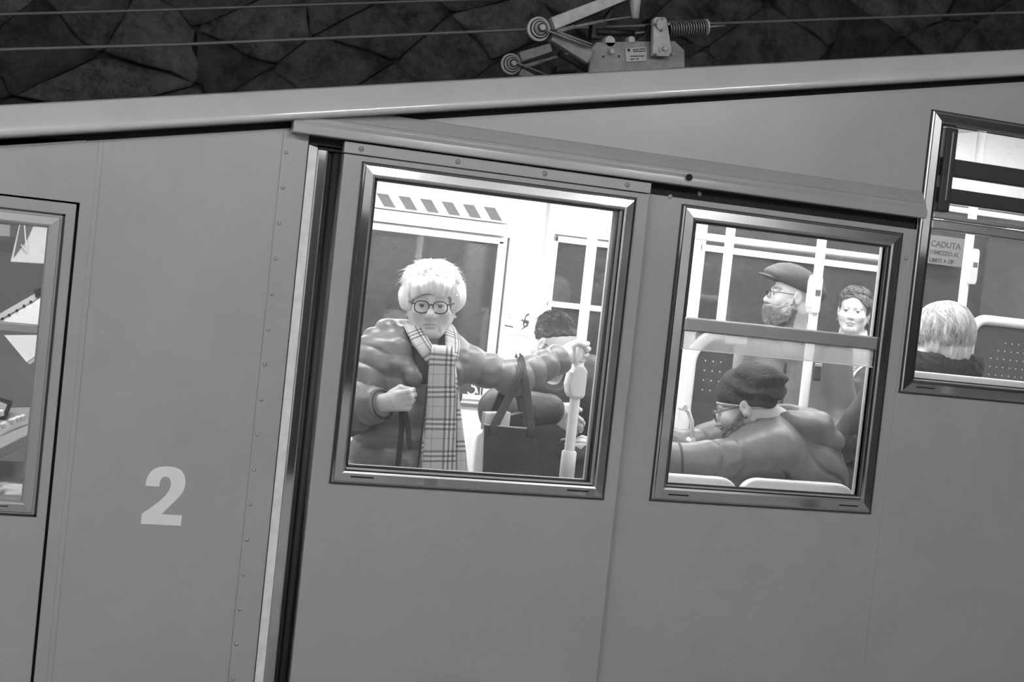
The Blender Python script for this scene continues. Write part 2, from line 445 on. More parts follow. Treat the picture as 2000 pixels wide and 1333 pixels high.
# overhead cables
def cable(pts, Y, label, r=.0065):
    P = [at(px, py, Y) for px, py in pts]
    d0 = (P[0]-P[1])/np.linalg.norm(P[0]-P[1]); d1 = (P[-1]-P[-2])/np.linalg.norm(P[-1]-P[-2])
    setp(MB().tube([P[0]+d0*2]+P+[P[-1]+d1*2.5], r, 8).build('overhead_cable', 'cable', None, smooth=True), label, 'cable')
cable([(0, 28), (300, 20), (600, 9.5), (900, 0)], 1.9, 'upper of two overhead cables crossing the rock wall')
cable([(0, 97), (350, 87), (700, 72), (1040, 57), (1420, 45), (2000, 24)], 1.15, 'lower overhead cable passing behind the pantograph knuckle')

# ================================================================== the funicular car
car = empty('funicular_car', (1, 1.3, -.3), 'grey funicular car with sloping roof, number 2 and lit windows', 'funicular car')
RL = lambda x: 1.703+.2012*(x+1.005)          # lower lip of the roof edge
prof = [(-.046, 0), (-.054, .002), (-.058, .006), (-.0592, .010), (-.0586, .018), (-.0575, .024), (-.0548, .032), (-.0375, .084), (-.034, .088), (-.02, .092), (.05, .100), (.4, .118), (1.3, .135),
        (2.2, .118), (2.55, .098), (2.63, .068), (2.655, .03), (2.655, 0), (2.6, -.03), (1.3, -.035), (0.035, -.03), (.035, 0)]
MB().extrude(prof, [(x, RL(x)) for x in np.linspace(-3, 6, 46)]).build('roof', 'roof_paint', car, smooth='auto')
# black strip paints the overhang's shadow in the gap below the roof lip
MB().prism([(-3, RL(-3)-.06), (6, RL(6)-.06), (6, RL(6)+.005), (-3, RL(-3)+.005)], .02, .034).build('roof_painted_shadow', 'black', car)
PT = lambda x: RL(x)-.020
# -- left body: panel round the cab door, rib, rivet strip, white end edge
cabp = MB()
cabp.prism([(-3, 1.556), (-.782, 1.556), (-.782, PT(-.782)), (-3, PT(-3))], 0, .02)
cabp.prism([(-.782, -.25), (-.21, -.25), (-.21, PT(-.21)), (-.782, PT(-.782))], 0, .02)
cabp.build('side_panel', 'paint', car, bevel=.0015, bseg=1)
MB().prism([(-.748, -.25), (-.733, -.25), (-.733, PT(-.733)), (-.748, PT(-.748))], -.0025, .001).build('panel_rib', 'paint', car, bevel=.002)
strip = MB().prism([(-.238, -.25), (-.163, -.25), (-.163, 1.833), (-.238, PT(-.238)-.005)], -.006, .02).build('rivet_strip', 'paint', car, bevel=.003)
rv = MB().lathe((0, 0, 0), (0, -1, 0), [(0, .0062), (.002, .0058), (.004, .0035), (.0045, 0)], 10).build('rivet', 'paint', strip, smooth=True)
rv.matrix_parent_inverse = Matrix.Identity(4); rv.location = (-.225, -.006, 1.769)
for k in range(1, 20):
    c = rv.copy(); COL.objects.link(c); c.location = (-.225, -.006, 1.769-k*.1035)
MB().prism([(-.160, -.25), (-.134, -.25), (-.134, 1.795), (-.160, 1.80)], -.004, .055).build('end_edge', 'white_edge', car, bevel=.002)
# door pocket with rubber seals
MB().box(-.24, .02, .052, .06, -.25, 1.84).build('door_pocket', 'rubber', car)
MB().box(-.133, -.100, .005, .05, -.25, 1.80).build('pocket_post', 'chrome', car, bevel=.006)
MB().tube([(-.094, .03, -.25), (-.094, .03, 1.79)], .012, 10).build('door_seal', 'rubber', car, smooth=True)
MB().tube([(-.072, .02, -.25), (-.072, .02, 1.79)], .012, 10).build('door_seal', 'rubber', car, smooth=True)
MB().box(-.135, -.06, .0, .05, 1.797, 1.803).build('pocket_cap', 'white_edge', car)
mat('frame_paint', .34, .4, .3)
# -- cab door with its window
GZ = dict(w0=(.718, 1.482))
cdoor = panel_hole(-2.4, -.790, -.25, 1.549, (-2.2, -.862, .72, 1.482), -.002, .018).build('cab_door', 'paint', car, bevel=.002, bseg=1)
MB().prism([(-2.5, -.25), (-.775, -.25), (-.775, 1.57), (-2.5, 1.57)], .021, .024)
dg = MB()
dg.box(-.80, -.77, .0185, .022, -.25, 1.57); dg.box(-2.5, -.77, .0185, .022, 1.535, 1.57); dg.build('door_gap', 'black', cdoor)
frame_mb(-2.24, -.824, .672, 1.512, .037, -.003, .02).build('window_frame', 'frame_paint', cdoor)
gk = MB(); gk.box(-2.25, -.819, -.004, .002, .665, .6725); gk.box(-.8245, -.817, -.004, .002, .665, 1.517); gk.box(-2.25, -.817, -.004, .002, 1.5125, 1.518); gk.build('gasket', 'rubber', cdoor)
MB().box(-2.22, -.86, .008, .012, .70, 1.49).build('window_pane', 'pane_near', cdoor)
MB().box(-2.2, -.861, -.008, .02, 1.178, 1.203).build('window_bar', 'frame_paint', cdoor, bevel=.003)
MB().box(-.935, -.895, -.0172, -.0165, .692, .6945).build('drain_slot', 'black', cdoor)
# -- upper/right body panel
bp = MB()
bp.prism([(-.05, 1.85), (1.905, 1.85), (1.905, PT(1.905)), (-.05, PT(-.05))], 0, .02)
_ph = panel_hole(1.905, 6, -.25, PT, (1.96, 3.55, 1.285, 2.158), 0, .02); bp.add(_ph.v, _ph.f)
bp.build('side_panel', 'paint', car)
# -- door rail cover (fascia) running over both doors
rp = [(.02, 1.922), (-.006, 1.918), (-.012, 1.914), (-.034, 1.879), (-.040, 1.876), (-.044, 1.8665), (-.043, 1.8635), (-.052, 1.852), (-.053, 1.829), (-.050, 1.826), (.01, 1.826), (.02, 1.84)]
rail = MB().extrude(rp, [(-.218, 0), (1.912, 0)]).build('door_rail', 'paint', car, bevel=.0015, bseg=2, smooth='auto')
rail.data.materials[0] = mat('paint_rail', .37, .22, var=.05, vscale=4, coat=.4)
MB().lathe((1.032, -.056, 1.853), (0, -1, 0), [(0, .011), (.003, .011), (.004, .006)], 16).build('plug', 'black', rail)
MB().box(-.218, 1.912, .0, .05, 1.79, 1.826).build('rail_painted_shadow', 'black', car)  # black strip paints the rail's shadow along the door tops

def win(parent, X0, X1, Z0, Z1, y, gx0, gx1, gz0, gz1, pane='pane_near', frame='chrome', slots=True):
    w = gx0-X0
    frame_mb(X0, X1, Z0, Z1, w, y, .02).build('window_frame', frame, parent)
    g = MB()
    g.box(X0-.005, X1+.005, y-.004, y+.002, Z0-.005, Z0+.0005); g.box(X0-.005, X1+.005, y-.004, y+.002, Z1-.0005, Z1+.004)
    g.box(X0-.004, X0+.0005, y-.004, y+.002, Z0, Z1); g.box(X1-.0005, X1+.004, y-.004, y+.002, Z0, Z1)
    g.build('gasket', 'rubber', parent)
    g = MB()
    for (a, b, c, d) in ((gx0, gx1, gz1-.007, gz1), (gx0, gx0+.006, gz0, gz1), (gx1-.006, gx1, gz0, gz1), (gx0, gx1, gz0, gz0+.004)): g.box(a, b, y-.002, y+.016, c, d)
    g.build('glazing_seal', 'rubber', parent)
    MB().box(gx0-.002, gx1+.002, y+.009, y+.013, gz0-.002, gz1+.002).build('window_pane', pane, parent)
    if slots:
        for xs in (X0+.055, X1-.125): MB().box(xs, xs+.07, y-.0146, y-.0135, Z0+.018, Z0+.0215).build('drain_slot', 'black', parent)
# -- sliding door leaf in front of the standing lady
d1 = panel_hole(-.060, .917, -.25, 1.786, (.04, .82, .866, 1.726), -.03, -.005).build('sliding_door', 'paint', car, bevel=.003, bseg=2)
win(d1, 0, .868, .820, 1.766, -.032, .04, .82, .868, 1.726)
hs = MB().box(-.062, .917, -.034, -.005, 1.789, 1.822).build('header_strip', 'paint', d1, bevel=.002)
for xs in (-.012, .284, .561, .836):
    MB().lathe((xs, -.034, 1.806), (0, -1, 0), [(0, .0085), (.001, .0085), (.0015, .006), (.004, .005), (.0045, 0)], 14).build('screw', 'paint_dark', d1, smooth=True)
MB().box(.9, .917, -.005, .03, -.25, 1.80).build('leaf_edge', 'rubber', d1)
# -- second door leaf, set back, with a split window
d2 = panel_hole(.922, 1.9048, -.25, 1.80, (1.09, 1.80, .875, 1.722), .001, .026).build('sliding_door', 'paint', car)
win(d2, 1.048, 1.856, .822, 1.768, -.001, 1.094, 1.806, .874, 1.724)
wb = MB().box(1.092, 1.806, .0-.015, .02, 1.370, 1.416).build('window_bar', 'alu', d2, bevel=.005)
MB().box(1.094, 1.804, -.003, .001, 1.314, 1.371).build('sash_rail', glass('sash_glass', .38, 1.0, .2), d2)
MB().box(1.094, 1.804, -.0032, .0012, 1.3115, 1.3145).build('sash_edge', 'white_tube', d2)
for (xs, zs) in ((1.0, 1.79), (1.10, 1.812), (1.837, 1.70), (1.885, 1.69)): MB().lathe((xs, .001, zs), (0, -1, 0), [(0, .008), (.003, .007), (.0042, .002)], 12).build('screw', 'paint', d2, smooth=True)
# -- upper compartment window
w3 = empty('window', (2.7, 0, 1.24), None, None); w3.parent = car; w3.matrix_parent_inverse = car.matrix_basis.inverted()
win(w3, 1.920, 3.6, 1.241, 2.193, -.001, 1.962, 3.56, 1.288, 2.158)
MB().box(1.962, 3.56, -.012, .03, 1.800, 1.832).build('window_bar', 'alu', w3, bevel=.004)
MB().box(1.962, 3.56, -.015, .02, 1.836, 1.850).build('window_bar', 'alu', w3, bevel=.004)
MB().tube([(1.962, -.012, 1.833), (3.56, -.012, 1.833)], .0055, 8).build('trim_bead', 'chrome', w3, smooth=True)
MB().box(1.962, 3.56, .0, .03, 1.985, 2.045).build('vent_bar', 'rubber', w3, bevel=.006)
MB().box(1.962, 3.56, .0, .03, 1.895, 1.945).build('vent_bar', 'rubber', w3, bevel=.006)
MB().box(1.975, 2.02, -.018, .02, 1.86, 2.145).build('vent_catch', 'rubber', w3, bevel=.006)
MB().box(1.995, 2.000, -.021, -.015, 1.90, 2.13).build('catch_trim', 'steel', w3)

# fleet number 2, cut from white vinyl
def number_two():
    def bez(p0, p1, p2, p3, n=10): return [tuple((1-t)**3*np.array(p0)+3*(1-t)**2*t*np.array(p1)+3*(1-t)*t*t*np.array(p2)+t**3*np.array(p3)) for t in np.linspace(0, 1, n)]
    P = [(0, 0), (1, 0), (1, .185), (.49, .185)]
    P += bez((.49, .185), (.62, .30), (.80, .42), (.93, .55))[1:]
    P += bez((.93, .55), (1.06, .70), (1.02, .90), (.85, .98))[1:]
    P += bez((.85, .98), (.70, 1.045), (.32, 1.045), (.17, .95))[1:]
    P += bez((.17, .95), (.06, .88), (.02, .78), (.025, .665))[1:]
    P += [(.365, .665)]
    P += bez((.365, .665), (.36, .78), (.40, .845), (.50, .845))[1:]
    P += bez((.50, .845), (.62, .845), (.66, .76), (.645, .68))[1:]
    P += bez((.645, .68), (.62, .55), (.45, .44), (.30, .345))[1:]
    P += bez((.30, .345), (.18, .27), (.08, .22), (0, .175))[1:]
    x0, z0, w, h = -.531, .660, .113, .166
    return MB().prism([(x0+p[0]*w, z0+p[1]*h) for p in P], -.0012, .0005)
o = number_two().build('fleet_number', 'vinyl', car); setp(o, 'white numeral 2 on the side panel')

# ================================================================== interior shell of the car
CL = lambda x: RL(x)-.045
MB().prism([(-.15, -.13), (2.57, -.13), (2.57, FLOOR_Z), (-.15, FLOOR_Z)], .06, 2.6).build('floor_panel', 'floor_grey', car)
uf = MB().box(2.57, 6, .06, 2.6, -.13, .34); uf.box(1.99, 2.57, .06, 1.0, FLOOR_Z+.001, .34); uf.build('upper_floor_panel', 'floor_grey', car)
MB().prism([(-3, CL(-3)), (6, CL(6)), (6, CL(6)+.012), (-3, CL(-3)+.012)], .035, 2.6).build('ceiling_panel', 'white_wall', car)
MB().box(-.24, -.2, .06, 2.6, -.13, CL(-.24)).build('cab_bulkhead', 'white_wall', car)
MB().box(5.9, 6, .06, 2.6, -.13, 3.0).build('end_bulkhead', 'white_wall', car)
# inner lining of the near side
nl = MB()
nl.box(-.2, 1.92, .046, .058, -.13, .865); nl.box(.83, 1.085, .046, .058, .865, 1.74); nl.box(1.815, 1.93, .046, .058, .865, 1.86)
nl.prism([(-.2, 1.735), (1.93, 1.735), (1.93, CL(1.93)), (-.2, CL(-.2))], .046, .058); nl.box(-.2, .03, .046, .058, .865, 1.74)
nl.box(1.93, 6, .03, .058, -.13, 1.285)
nl.prism([(1.93, 2.165), (6, 2.165), (6, CL(6)), (1.93, CL(1.93))], .03, .058)
nl.build('inner_lining', 'grey_wall', car)
MB().box(1.945, 3.6, .03, .10, 1.283, 1.312).build('window_ledge', 'white_plastic', car, bevel=.006)
# far side wall, its door and windows
YF = 2.56
def far_wall():
    fw = MB()
    def rect(x0, x1, z0, z1): fw.prism([(x0, z0), (x1, z0), (x1, z1), (x0, z1)], YF, YF+.06)
    fw.prism([(-.2, 1.70), (1.30, 1.70), (1.30, CL(1.3)), (-.2, CL(-.2))], YF, YF+.06)
    rect(-.2, 1.30, -.13, .15)
    fw.prism([(1.30, -.13), (1.53, -.13), (1.53, CL(1.53)), (1.30, CL(1.3))], YF, YF+.06)
    rect(1.53, 2.26, -.13, .80); fw.prism([(1.53, 1.728), (2.26, 1.728), (2.26, CL(2.26)), (1.53, CL(1.53))], YF, YF+.06)
    fw.prism([(2.26, -.13), (2.335, -.13), (2.335, CL(2.335)), (2.26, CL(2.26))], YF, YF+.06)
    rect(2.335, 3.62, -.13, 1.02); fw.prism([(2.335, 2.12), (3.62, 2.12), (3.62, CL(3.62)), (2.335, CL(2.335))], YF, YF+.06)
    rect(3.60, 3.64, -.13, 2.2); rect(3.64, 4.9, -.13, 1.25); fw.prism([(3.62, 2.16), (4.9, 2.16), (4.9, CL(4.9)), (3.62, CL(3.62))], YF, YF+.06)
    fw.prism([(4.9, -.13), (6, -.13), (6, CL(6)), (4.9, CL(4.9))], YF, YF+.06)
    return fw
far_wall().build('far_wall', 'white_wall', car)
fd = panel_hole(-.19, 1.285, .15, 1.70, (-.1, 1.245, .905, 1.665), YF-.012, YF+.02).build('far_door', 'white_plastic', car, bevel=.004)
fr = MB()
for (a, b, c, d) in ((-.1, 1.265, 1.662, 1.692), (1.238, 1.268, .89, 1.68), (-.1, 1.265, .888, .912)): fr.box(a, b, YF-.022, YF-.005, c, d)
fr.build('door_window_frame', 'white_tube', fd, bevel=.004)
MB().box(-.1, 1.245, YF, YF+.006, .905, 1.665).build('window_pane', 'pane_far', fd)
MB().box(-.1, 1.26, YF-.026, YF-.010, .855, .872).build('door_trim', 'alu', fd, bevel=.003)
hb = MB().box(-.19, 1.262, YF-.06, YF-.01, 1.765, 1.845).build('door_header', 'white_plastic', car, bevel=.004)
st = MB()
for k in range(13):
    x = -.16+k*.107
    st.prism([(x+.05, 1.775), (x+.107, 1.775), (x+.062, 1.834), (x+.005, 1.834)], YF-.0615, YF-.0598)
st.build('hazard_stripes', 'sticker_mid', hb)
MB().box(-.19, 1.262, YF-.045, YF-.01, 1.702, 1.762).build('door_plate', 'grey_plastic', car, bevel=.003)
def far_window(name, x0, x1, z0, z1, bar):
    w = empty(name, ((x0+x1)/2, YF, z0)); w.parent = car; w.matrix_parent_inverse = car.matrix_basis.inverted()
    f = MB()
    for (a, b, c, d) in ((x0, x1, z1-.03, z1), (x0, x1, z0, z0+.03), (x0, x0+.02, z0, z1), (x1-.02, x1, z0, z1)): f.box(a, b, YF-.012, YF+.03, c, d)
    f.build('window_frame', 'white_tube', w, bevel=.004)
    MB().box(x0, x1, YF+.012, YF+.017, z0, z1).build('window_pane', 'pane_far', w)
    MB().box(x0, x1, YF-.014, YF+.02, bar[0], bar[1]).build('window_bar', 'white_tube', w, bevel=.004)
    MB().box(x0, x1, YF-.012, YF-.006, z1+.002, z1+.009).build('dark_bead', 'sticker_mid', w)  # thin dark line just above the window frame
far_window('far_window', 1.53, 2.26, .80, 1.738, (1.383, 1.412))
far_window('far_window', 2.335, 3.60, 1.02, 2.12, (1.752, 1.786))
far_window('far_window', 3.64, 4.9, 1.25, 2.16, (2.04, 2.07))
# ceiling lamps of the car
def car_lamp(x0, x1, y, label, w=.09, power='tube_car'):
    t = empty('ceiling_lamp', ((x0+x1)/2, y, CL((x0+x1)/2)-.03), label, 'lamp')
    za, zb = CL(x0), CL(x1)
    MB().prism([(x0-.02, za-.03), (x1+.02, zb-.03), (x1+.02, zb-.0005), (x0-.02, za-.0005)], y-w-.015, y+w+.015).build('housing', 'white_plastic', t, bevel=.004)
    MB().prism([(x0, za-.048), (x1, zb-.048), (x1, zb-.031), (x0, za-.031)], y-w, y+w).build('diffuser', power, t, bevel=.006)
car_lamp(.0, 1.1, .42, 'lit ceiling lamp over the standing lady, window side')
car_lamp(1.4, 2.5, .42, 'lit ceiling lamp over the beanie man, window side')
car_lamp(2.8, 3.9, .42, 'lit ceiling lamp over the upper compartment, window side')
car_lamp(.0, 1.1, 1.85, 'lit ceiling lamp above the far door', .09, 'tube_car_far')
car_lamp(1.4, 2.5, 1.6, 'lit ceiling lamp above the far windows behind the flat cap', .09, 'tube_car_far')
car_lamp(2.8, 3.9, 1.85, 'lit ceiling lamp on the far side of the upper compartment', .09, 'tube_car_far')
car_lamp(4.2, 5.2, 1.3, 'lit ceiling lamp farthest up the car')
car_lamp(-1.4, -.5, .42, 'small dim lamp on the cab ceiling', .05, 'tube_cab')
MB().prism([(2.3, CL(2.3)-.10), (5.5, CL(5.5)-.10), (5.5, CL(5.5)-.02), (2.3, CL(2.3)-.02)], 1.27, 1.33).build('ceiling_beam', 'grey_plastic', car, bevel=.005)
# ================================================================== pantograph on the roof
pan = empty('pantograph', (1.1, 1.2, 2.25), 'dark folded pantograph with coil spring and riveted plate on the roof', 'pantograph')
def PP(px, py, Y=.7): return at(px, py, Y)
def plate(pts, Y, th, name, m, bevel=.003, par=pan):
    poly = [(p[0], p[2]) for p in (PP(*q, Y) for q in pts)]
    return MB().prism(poly, Y, Y+th).build(name, m, par, bevel=bevel)
plate([(1151, 143), (1151, 100), (1166, 82), (1318, 80), (1337, 98), (1338, 136)], .70, .02, 'base_plate', 'pan_paint')
npl = plate([(1221, 94), (1263, 92), (1264, 119), (1223, 121)], .694, .006, 'name_plate', 'pan_light', .001)
for (a, b, c) in ((1236, 1248, 97), (1249, 1261, 96), (1236, 1261, 100.5), (1231, 1258, 110), (1231, 1239, 116), (1243, 1248, 115.5)):
    p, q = PP(a, c, .6935), PP(b, c-.5, .6935); MB().prism([(p[0], p[2]-.0018), (q[0], q[2]-.0018), (q[0], q[2]+.0018), (p[0], p[2]+.0018)], .6932, .6945).build('engraved_line', 'pan_black', npl)
p = PP(1228, 98, .6935); MB().lathe((p[0], .6945, p[2]), (0, -1, 0), [(0, .006), (.0012, .006)], 10).build('engraved_emblem', 'pan_black', npl)
# tower bracket with bolts, carrying the spring
br = plate([(1275, 109), (1276, 62), (1277, 38), (1281, 33), (1299, 33), (1303, 38), (1308, 70), (1312, 100), (1311, 110)], .66, .025, 'bracket', 'pan_light', .004)
def boss(px, py, Y, r, h, name, m, par=pan):
    p = PP(px, py, Y); return MB().lathe((p[0], Y, p[2]), (0, -1, 0), [(0, r), (h*.8, r), (h, r*.85)], 20).build(name, m, par, smooth='auto')
boss(1295, 96, .659, .019, .006, 'washer', 'pan_light'); boss(1296, 96, .653, .009, .02, 'bolt', 'pan_light')
boss(1291, 48, .659, .022, .012, 'pivot_disc', 'pan_light')
for q in ((1291, 38), (1303, 48), (1291, 59), (1279, 48), (1279, 107), (1311, 107)): boss(q[0], q[1], .659, .0055, .016, 'bolt', 'pan_paint')
boss(1192, 101, .70, .011, .022, 'bolt', 'pan_light')
for q in ((1178, 111), (1209, 110)): boss(q[0], q[1], .70, .004, .004, 'bolt', 'pan_black')
# spring
a, b = PP(1305, 56, .72), PP(1378, 53, .72); ax = b-a; L = np.linalg.norm(ax); ax /= L
u = np.cross(ax, [0, 1, 0]); u /= np.linalg.norm(u); w = np.cross(ax, u); N = 15*14
MB().tube([a+ax*L*i/N+.0265*(math.cos(i*2*math.pi/14)*u+math.sin(i*2*math.pi/14)*w) for i in range(N)], .0032, 6).build('coil_spring', 'coil', pan, smooth=True)
MB().tube([a, b], .02, 12).build('spring_core', 'pan_black', pan, smooth=True)
MB().lathe(b, ax, [(-.002, .03), (.005, .03), (.006, .02)], 20).build('spring_cap', 'pan_light', pan)
MB().tube([b, PP(1416, 50, .72)], .0045, 8).build('spring_rod', 'coil', pan, smooth=True)
# dark drive arm
MB().tube([PP(1165, 62, .74), PP(1238, 65, .74)], .0125, 10).build('damper', 'pan_black', pan, smooth=True)
MB().tube([PP(1236, 65, .74), PP(1275, 62, .74)], .005, 8).build('damper_rod', 'coil', pan, smooth=True)
plate([(1236, 82), (1262, 66), (1268, 47), (1280, 50), (1280, 82)], .72, .04, 'crank_block', 'pan_black')
plate([(1155, 75), (1158, 46), (1172, 44), (1180, 56), (1176, 76)], .74, .04, 'crank_block', 'pan_black')
plate([(1172, 48), (1192, 20), (1200, 12), (1204, 17), (1190, 40), (1180, 58)], .76, .03, 'hook_arm', 'pan_black')
boss(1186, 83, .73, .022, .03, 'roller', 'pan_light'); boss(1228, 80, .73, .015, .03, 'roller', 'pan_light')
# insulator hanging from above
p0, p1 = PP(1240, -22, .69), PP(1241, 36, .69)
MB().tube([p0, p0*.6+p1*.4, p1], [.024, .022, .013], 14).build('insulator', 'pan_light', pan, smooth=True)
# two knuckles with forearms: near side and far side
def knuckle(kx, ky, Y, s, up, low, rods):
    for (q0, q1, w0, w1, nm) in ((up[0], up[1], up[2], up[3], 'upper_arm'), (low[0], low[1], low[2], low[3], 'lower_arm')):
        A, B = PP(*q0, Y+.02), PP(*q1, Y+.02); d = (B-A)/np.linalg.norm(B-A); n = np.array([-d[2], 0, d[0]])
        MB().prism([(A+n*w0)[[0, 2]], (A-n*w0)[[0, 2]], (B-n*w1)[[0, 2]], (B+n*w1)[[0, 2]]], Y+.005, Y+.04).build(nm, ('pan_light' if Y < 1 else 'pan_paint') if nm == 'upper_arm' else 'pan_paint', pan, bevel=.004)
    c = PP(kx, ky, Y)
    MB().lathe((c[0], Y+.03, c[2]), (0, -1, 0), [(0, .043*s), (.012, .043*s), (.016, .036*s), (.016, .031*s), (.026, .031*s), (.028, .022*s), (.028, .020*s), (.04, .019*s), (.042, .011*s), (.055, .0105*s), (.056, .004*s)], 28).build('knuckle', 'pan_light', pan, smooth='auto')
    for rr_, hh in ((.0335, .0165), (.0245, .0285), (.0145, .0425)): MB().tube(arc((c[0], Y+.03-hh, c[2]), (1, 0, 0), (0, 0, 1), rr_*s, 0, 2*math.pi, 28), .0022*s, 6).build('ring_groove', 'pan_black', pan)
    for (q0, q1, r) in rods: MB().tube([PP(*q0, Y-.02), PP(*q1, Y-.02)], r, 8).build('tie_rod', 'pan_paint', pan, smooth=True)
knuckle(1056, 55, .66, 1, ((1078, 47), (1380, -73), .023, .014), ((1078, 70), (1152, 112), .019, .027),
        [((1065, 58), (1155, 92), .004), ((1092, 63), (1157, 87), .004), ((1088, 62), (1122, 52), .008), ((1120, 53), (1182, 40), .006), ((1180, 40), (1232, 33), .003)])
knuckle(1001, 124, 1.7, 1.05, ((1015, 112), (1075, 93), .022, .018), ((1015, 140), (1048, 160), .016, .02),
        [((1008, 122), (1068, 146), .004), ((1025, 130), (1062, 119), .009), ((1060, 119), (1108, 105), .006)])
plate([(1086, 142), (1088, 128), (1115, 122), (1130, 126), (1128, 142)], 1.4, .08, 'far_block', 'pan_black', .01)
plate([(1095, 100), (1150, 130), (1152, 144), (1125, 126), (1092, 108)], .95, .03, 'far_link', 'pan_black')
MB().box(.55, 1.5, .6, 1.9, 2.05, 2.06)

# ================================================================== poles, rails, seats
def pole(x, y, z0, z1, label, r=.017, parts=()):
    t = empty('grab_pole', (x, y, z0), label, 'pole')
    MB().tube([(x, y, z0), (x, y, z1)], r, 16).build('tube', 'white_tube', t, smooth=True)
    MB().lathe((x, y, z0), (0, 0, 1), [(0, r*2.2), (.012, r*2.2), (.016, r*1.2)], 18).build('floor_flange', 'white_plastic', t)
    MB().lathe((x, y, z1), (0, 0, -1), [(0, r*2.2), (.012, r*2.2), (.016, r*1.2)], 18).build('ceiling_flange', 'white_plastic', t)
    for (kind, z, dx, dy) in parts:
        if kind == 'box':
            b = MB(); pts = [(-.016, -.075), (-.024, -.045), (-.024, .05), (-.016, .075), (.012, .075), (.018, .06), (.018, -.06), (.012, -.075)]
            b.prism([(x+dx+p[0], z+p[1]) for p in pts], y+dy-.024, y+dy+.024); bo = b.build('button_box', 'white_plastic', t, bevel=.006)
            MB().box(x+dx-.010, x+dx+.010, y+dy-.0265, y+dy-.0235, z-.002, z+.018).build('button_label', 'sticker_mid', bo)
        if kind == 'sleeve': MB().lathe((x, y, z), (0, 0, 1), [(-.05, r*1.25), (-.045, r*1.45), (.045, r*1.45), (.05, r*1.25)], 16).build('joint_sleeve', 'white_plastic', t, smooth='auto')
    return t
pole(.967, .56, FLOOR_Z, CL(.967), 'white grab pole held by the lady in the scarf', .0185, (('sleeve', .845, 0, 0),))
pole(1.115, 1.5, FLOOR_Z, CL(1.115), 'white grab pole beside the safety notice pillar', .019)
pole(1.868, 1.3, FLOOR_Z, CL(1.868), 'white grab pole ending the dotted partition screen', .02)
pole(1.961, .7, FLOOR_Z, CL(1.961), 'white grab pole in front of the man in the flat cap', .0185, (('box', 1.55, -.005, .0),))
pole(2.835, 1.0, .34, CL(2.835), 'white grab pole with a button box above the blonde head', .019, (('box', 1.75, .018, -.01),))
# the grip sleeve / validator below the lady's hand
g = empty('handgrip_box', (.967, .56, 1.10), 'pale pentagonal grip box on the pole under the lady\'s hand', 'grip box')
MB().prism([(.935, 1.10), (.945, 1.085), (.985, 1.085), (.992, 1.10), (.992, 1.185), (.975, 1.205), (.955, 1.205), (.935, 1.175), (.928, 1.13)], .525, .595).build('box_body', 'white_plastic', g, bevel=.008)
MB().box(.945, .985, .522, .526, 1.09, 1.094).build('box_seam', 'grey_plastic', g)
# handrails through the upper far windows
def rail_thing(path, r, label, name='handrail'):
    t = empty(name, tuple(path[0]), label, 'handrail')
    MB().tube(path, r, 14).build('tube', 'white_tube', t, smooth=True)
    for q in (path[0], path[-1]): MB().lathe(q, (0, 1, 0), [(-.01, r*1.4), (.03, r*1.4)], 14).build('end_socket', 'white_plastic', t)
    return t
rail_thing([(2.0, 2.25, 1.808), (3.42, 2.25, 1.808)], .019, 'white horizontal handrail crossing the far upper windows')
rail_thing([(1.155, .45, .835), (1.215, .5, .885)], .011, 'short slanted white tube beside the man\'s hand by the pole')
# partition screen left of the beanie man
ps = empty('partition_screen', (1.76, 1.12, FLOOR_Z), 'dark dotted partition screen in a white arched tube frame', 'partition')
xa, zt = 1.664, 1.345
arch = [(xa, 1.12, FLOOR_Z), (xa, 1.12, .6), (xa, 1.12, zt-.12)]+arc((xa+.12, 1.12, zt-.12), (-1, 0, 0), (0, 0, 1), .12, 0.15, math.pi/2, 9)+[(1.868, 1.2, zt)]
MB().tube(arch, .024, 14).build('arch_tube', 'white_tube', ps, smooth=True)
MB().box(1.80, 1.90, 1.10, 1.31, zt-.028, zt+.028).build('clamp', 'white_plastic', ps, bevel=.008)
MB().prism([(xa+.02, .92), (1.86, .92), (1.86, zt-.03), (xa+.10, zt-.03), (xa+.05, zt-.06), (xa+.02, zt-.11)], 1.13, 1.138).build('screen_panel', 'dark_panel', ps)
dm = MB()
for i in range(3):
    for j in range(5): dm.lathe((1.735+i*.035, 1.129, 1.28-j*.04), (0, -1, 0), [(0, .0035), (.001, .0035)], 6)
dm.build('perforations', 'pale_dot', ps)
MB().tube([(xa, 1.12, .92), (1.868, 1.2, .905)], .018, 12).build('bottom_tube', 'white_tube', ps, smooth=True)
# seats
def seat(x0, x1, ytop, ztop, zseat, facing, label, group=None, m='white_plastic', th=.035):
    """moulded shell seat: rounded backrest, pan, pedestal. facing +1 looks away from the camera"""
    t = empty('passenger_seat', ((x0+x1)/2, ytop, zseat-.42), label, 'seat')
    R_ = .07; poly = [(x0, zseat+.02)]+[(p[0], p[2]) for p in arc((x0+R_, 0, ztop-R_*.7), (-1, 0, 0), (0, 0, .7), R_, 0, math.pi/2, 8)]+[(p[0], p[2]) for p in arc((x1-R_, 0, ztop-R_*.7), (0, 0, .7), (1, 0, 0), R_, 0, math.pi/2, 8)]+[(x1, zseat+.02)]
    MB().prism(poly, ytop-th/2, ytop+th/2).build('backrest', m, t, bevel=.014, bseg=4, smooth=True)
    s = facing
    MB().box(x0, x1, min(ytop, ytop+s*.42), max(ytop, ytop+s*.42), zseat-.02, zseat+.025).build('seat_pan', m, t, bevel=.012, bseg=3, smooth=True)
    MB().box((x0+x1)/2-.06, (x0+x1)/2+.06, min(ytop+s*.1, ytop+s*.32), max(ytop+s*.1, ytop+s*.32), zseat-.42, zseat-.02).build('pedestal', 'grey_plastic', t, bevel=.01)
    return t
seat(1.425, 1.862, .125, .898, .40, 1, 'white shell seat under the man in the beanie')
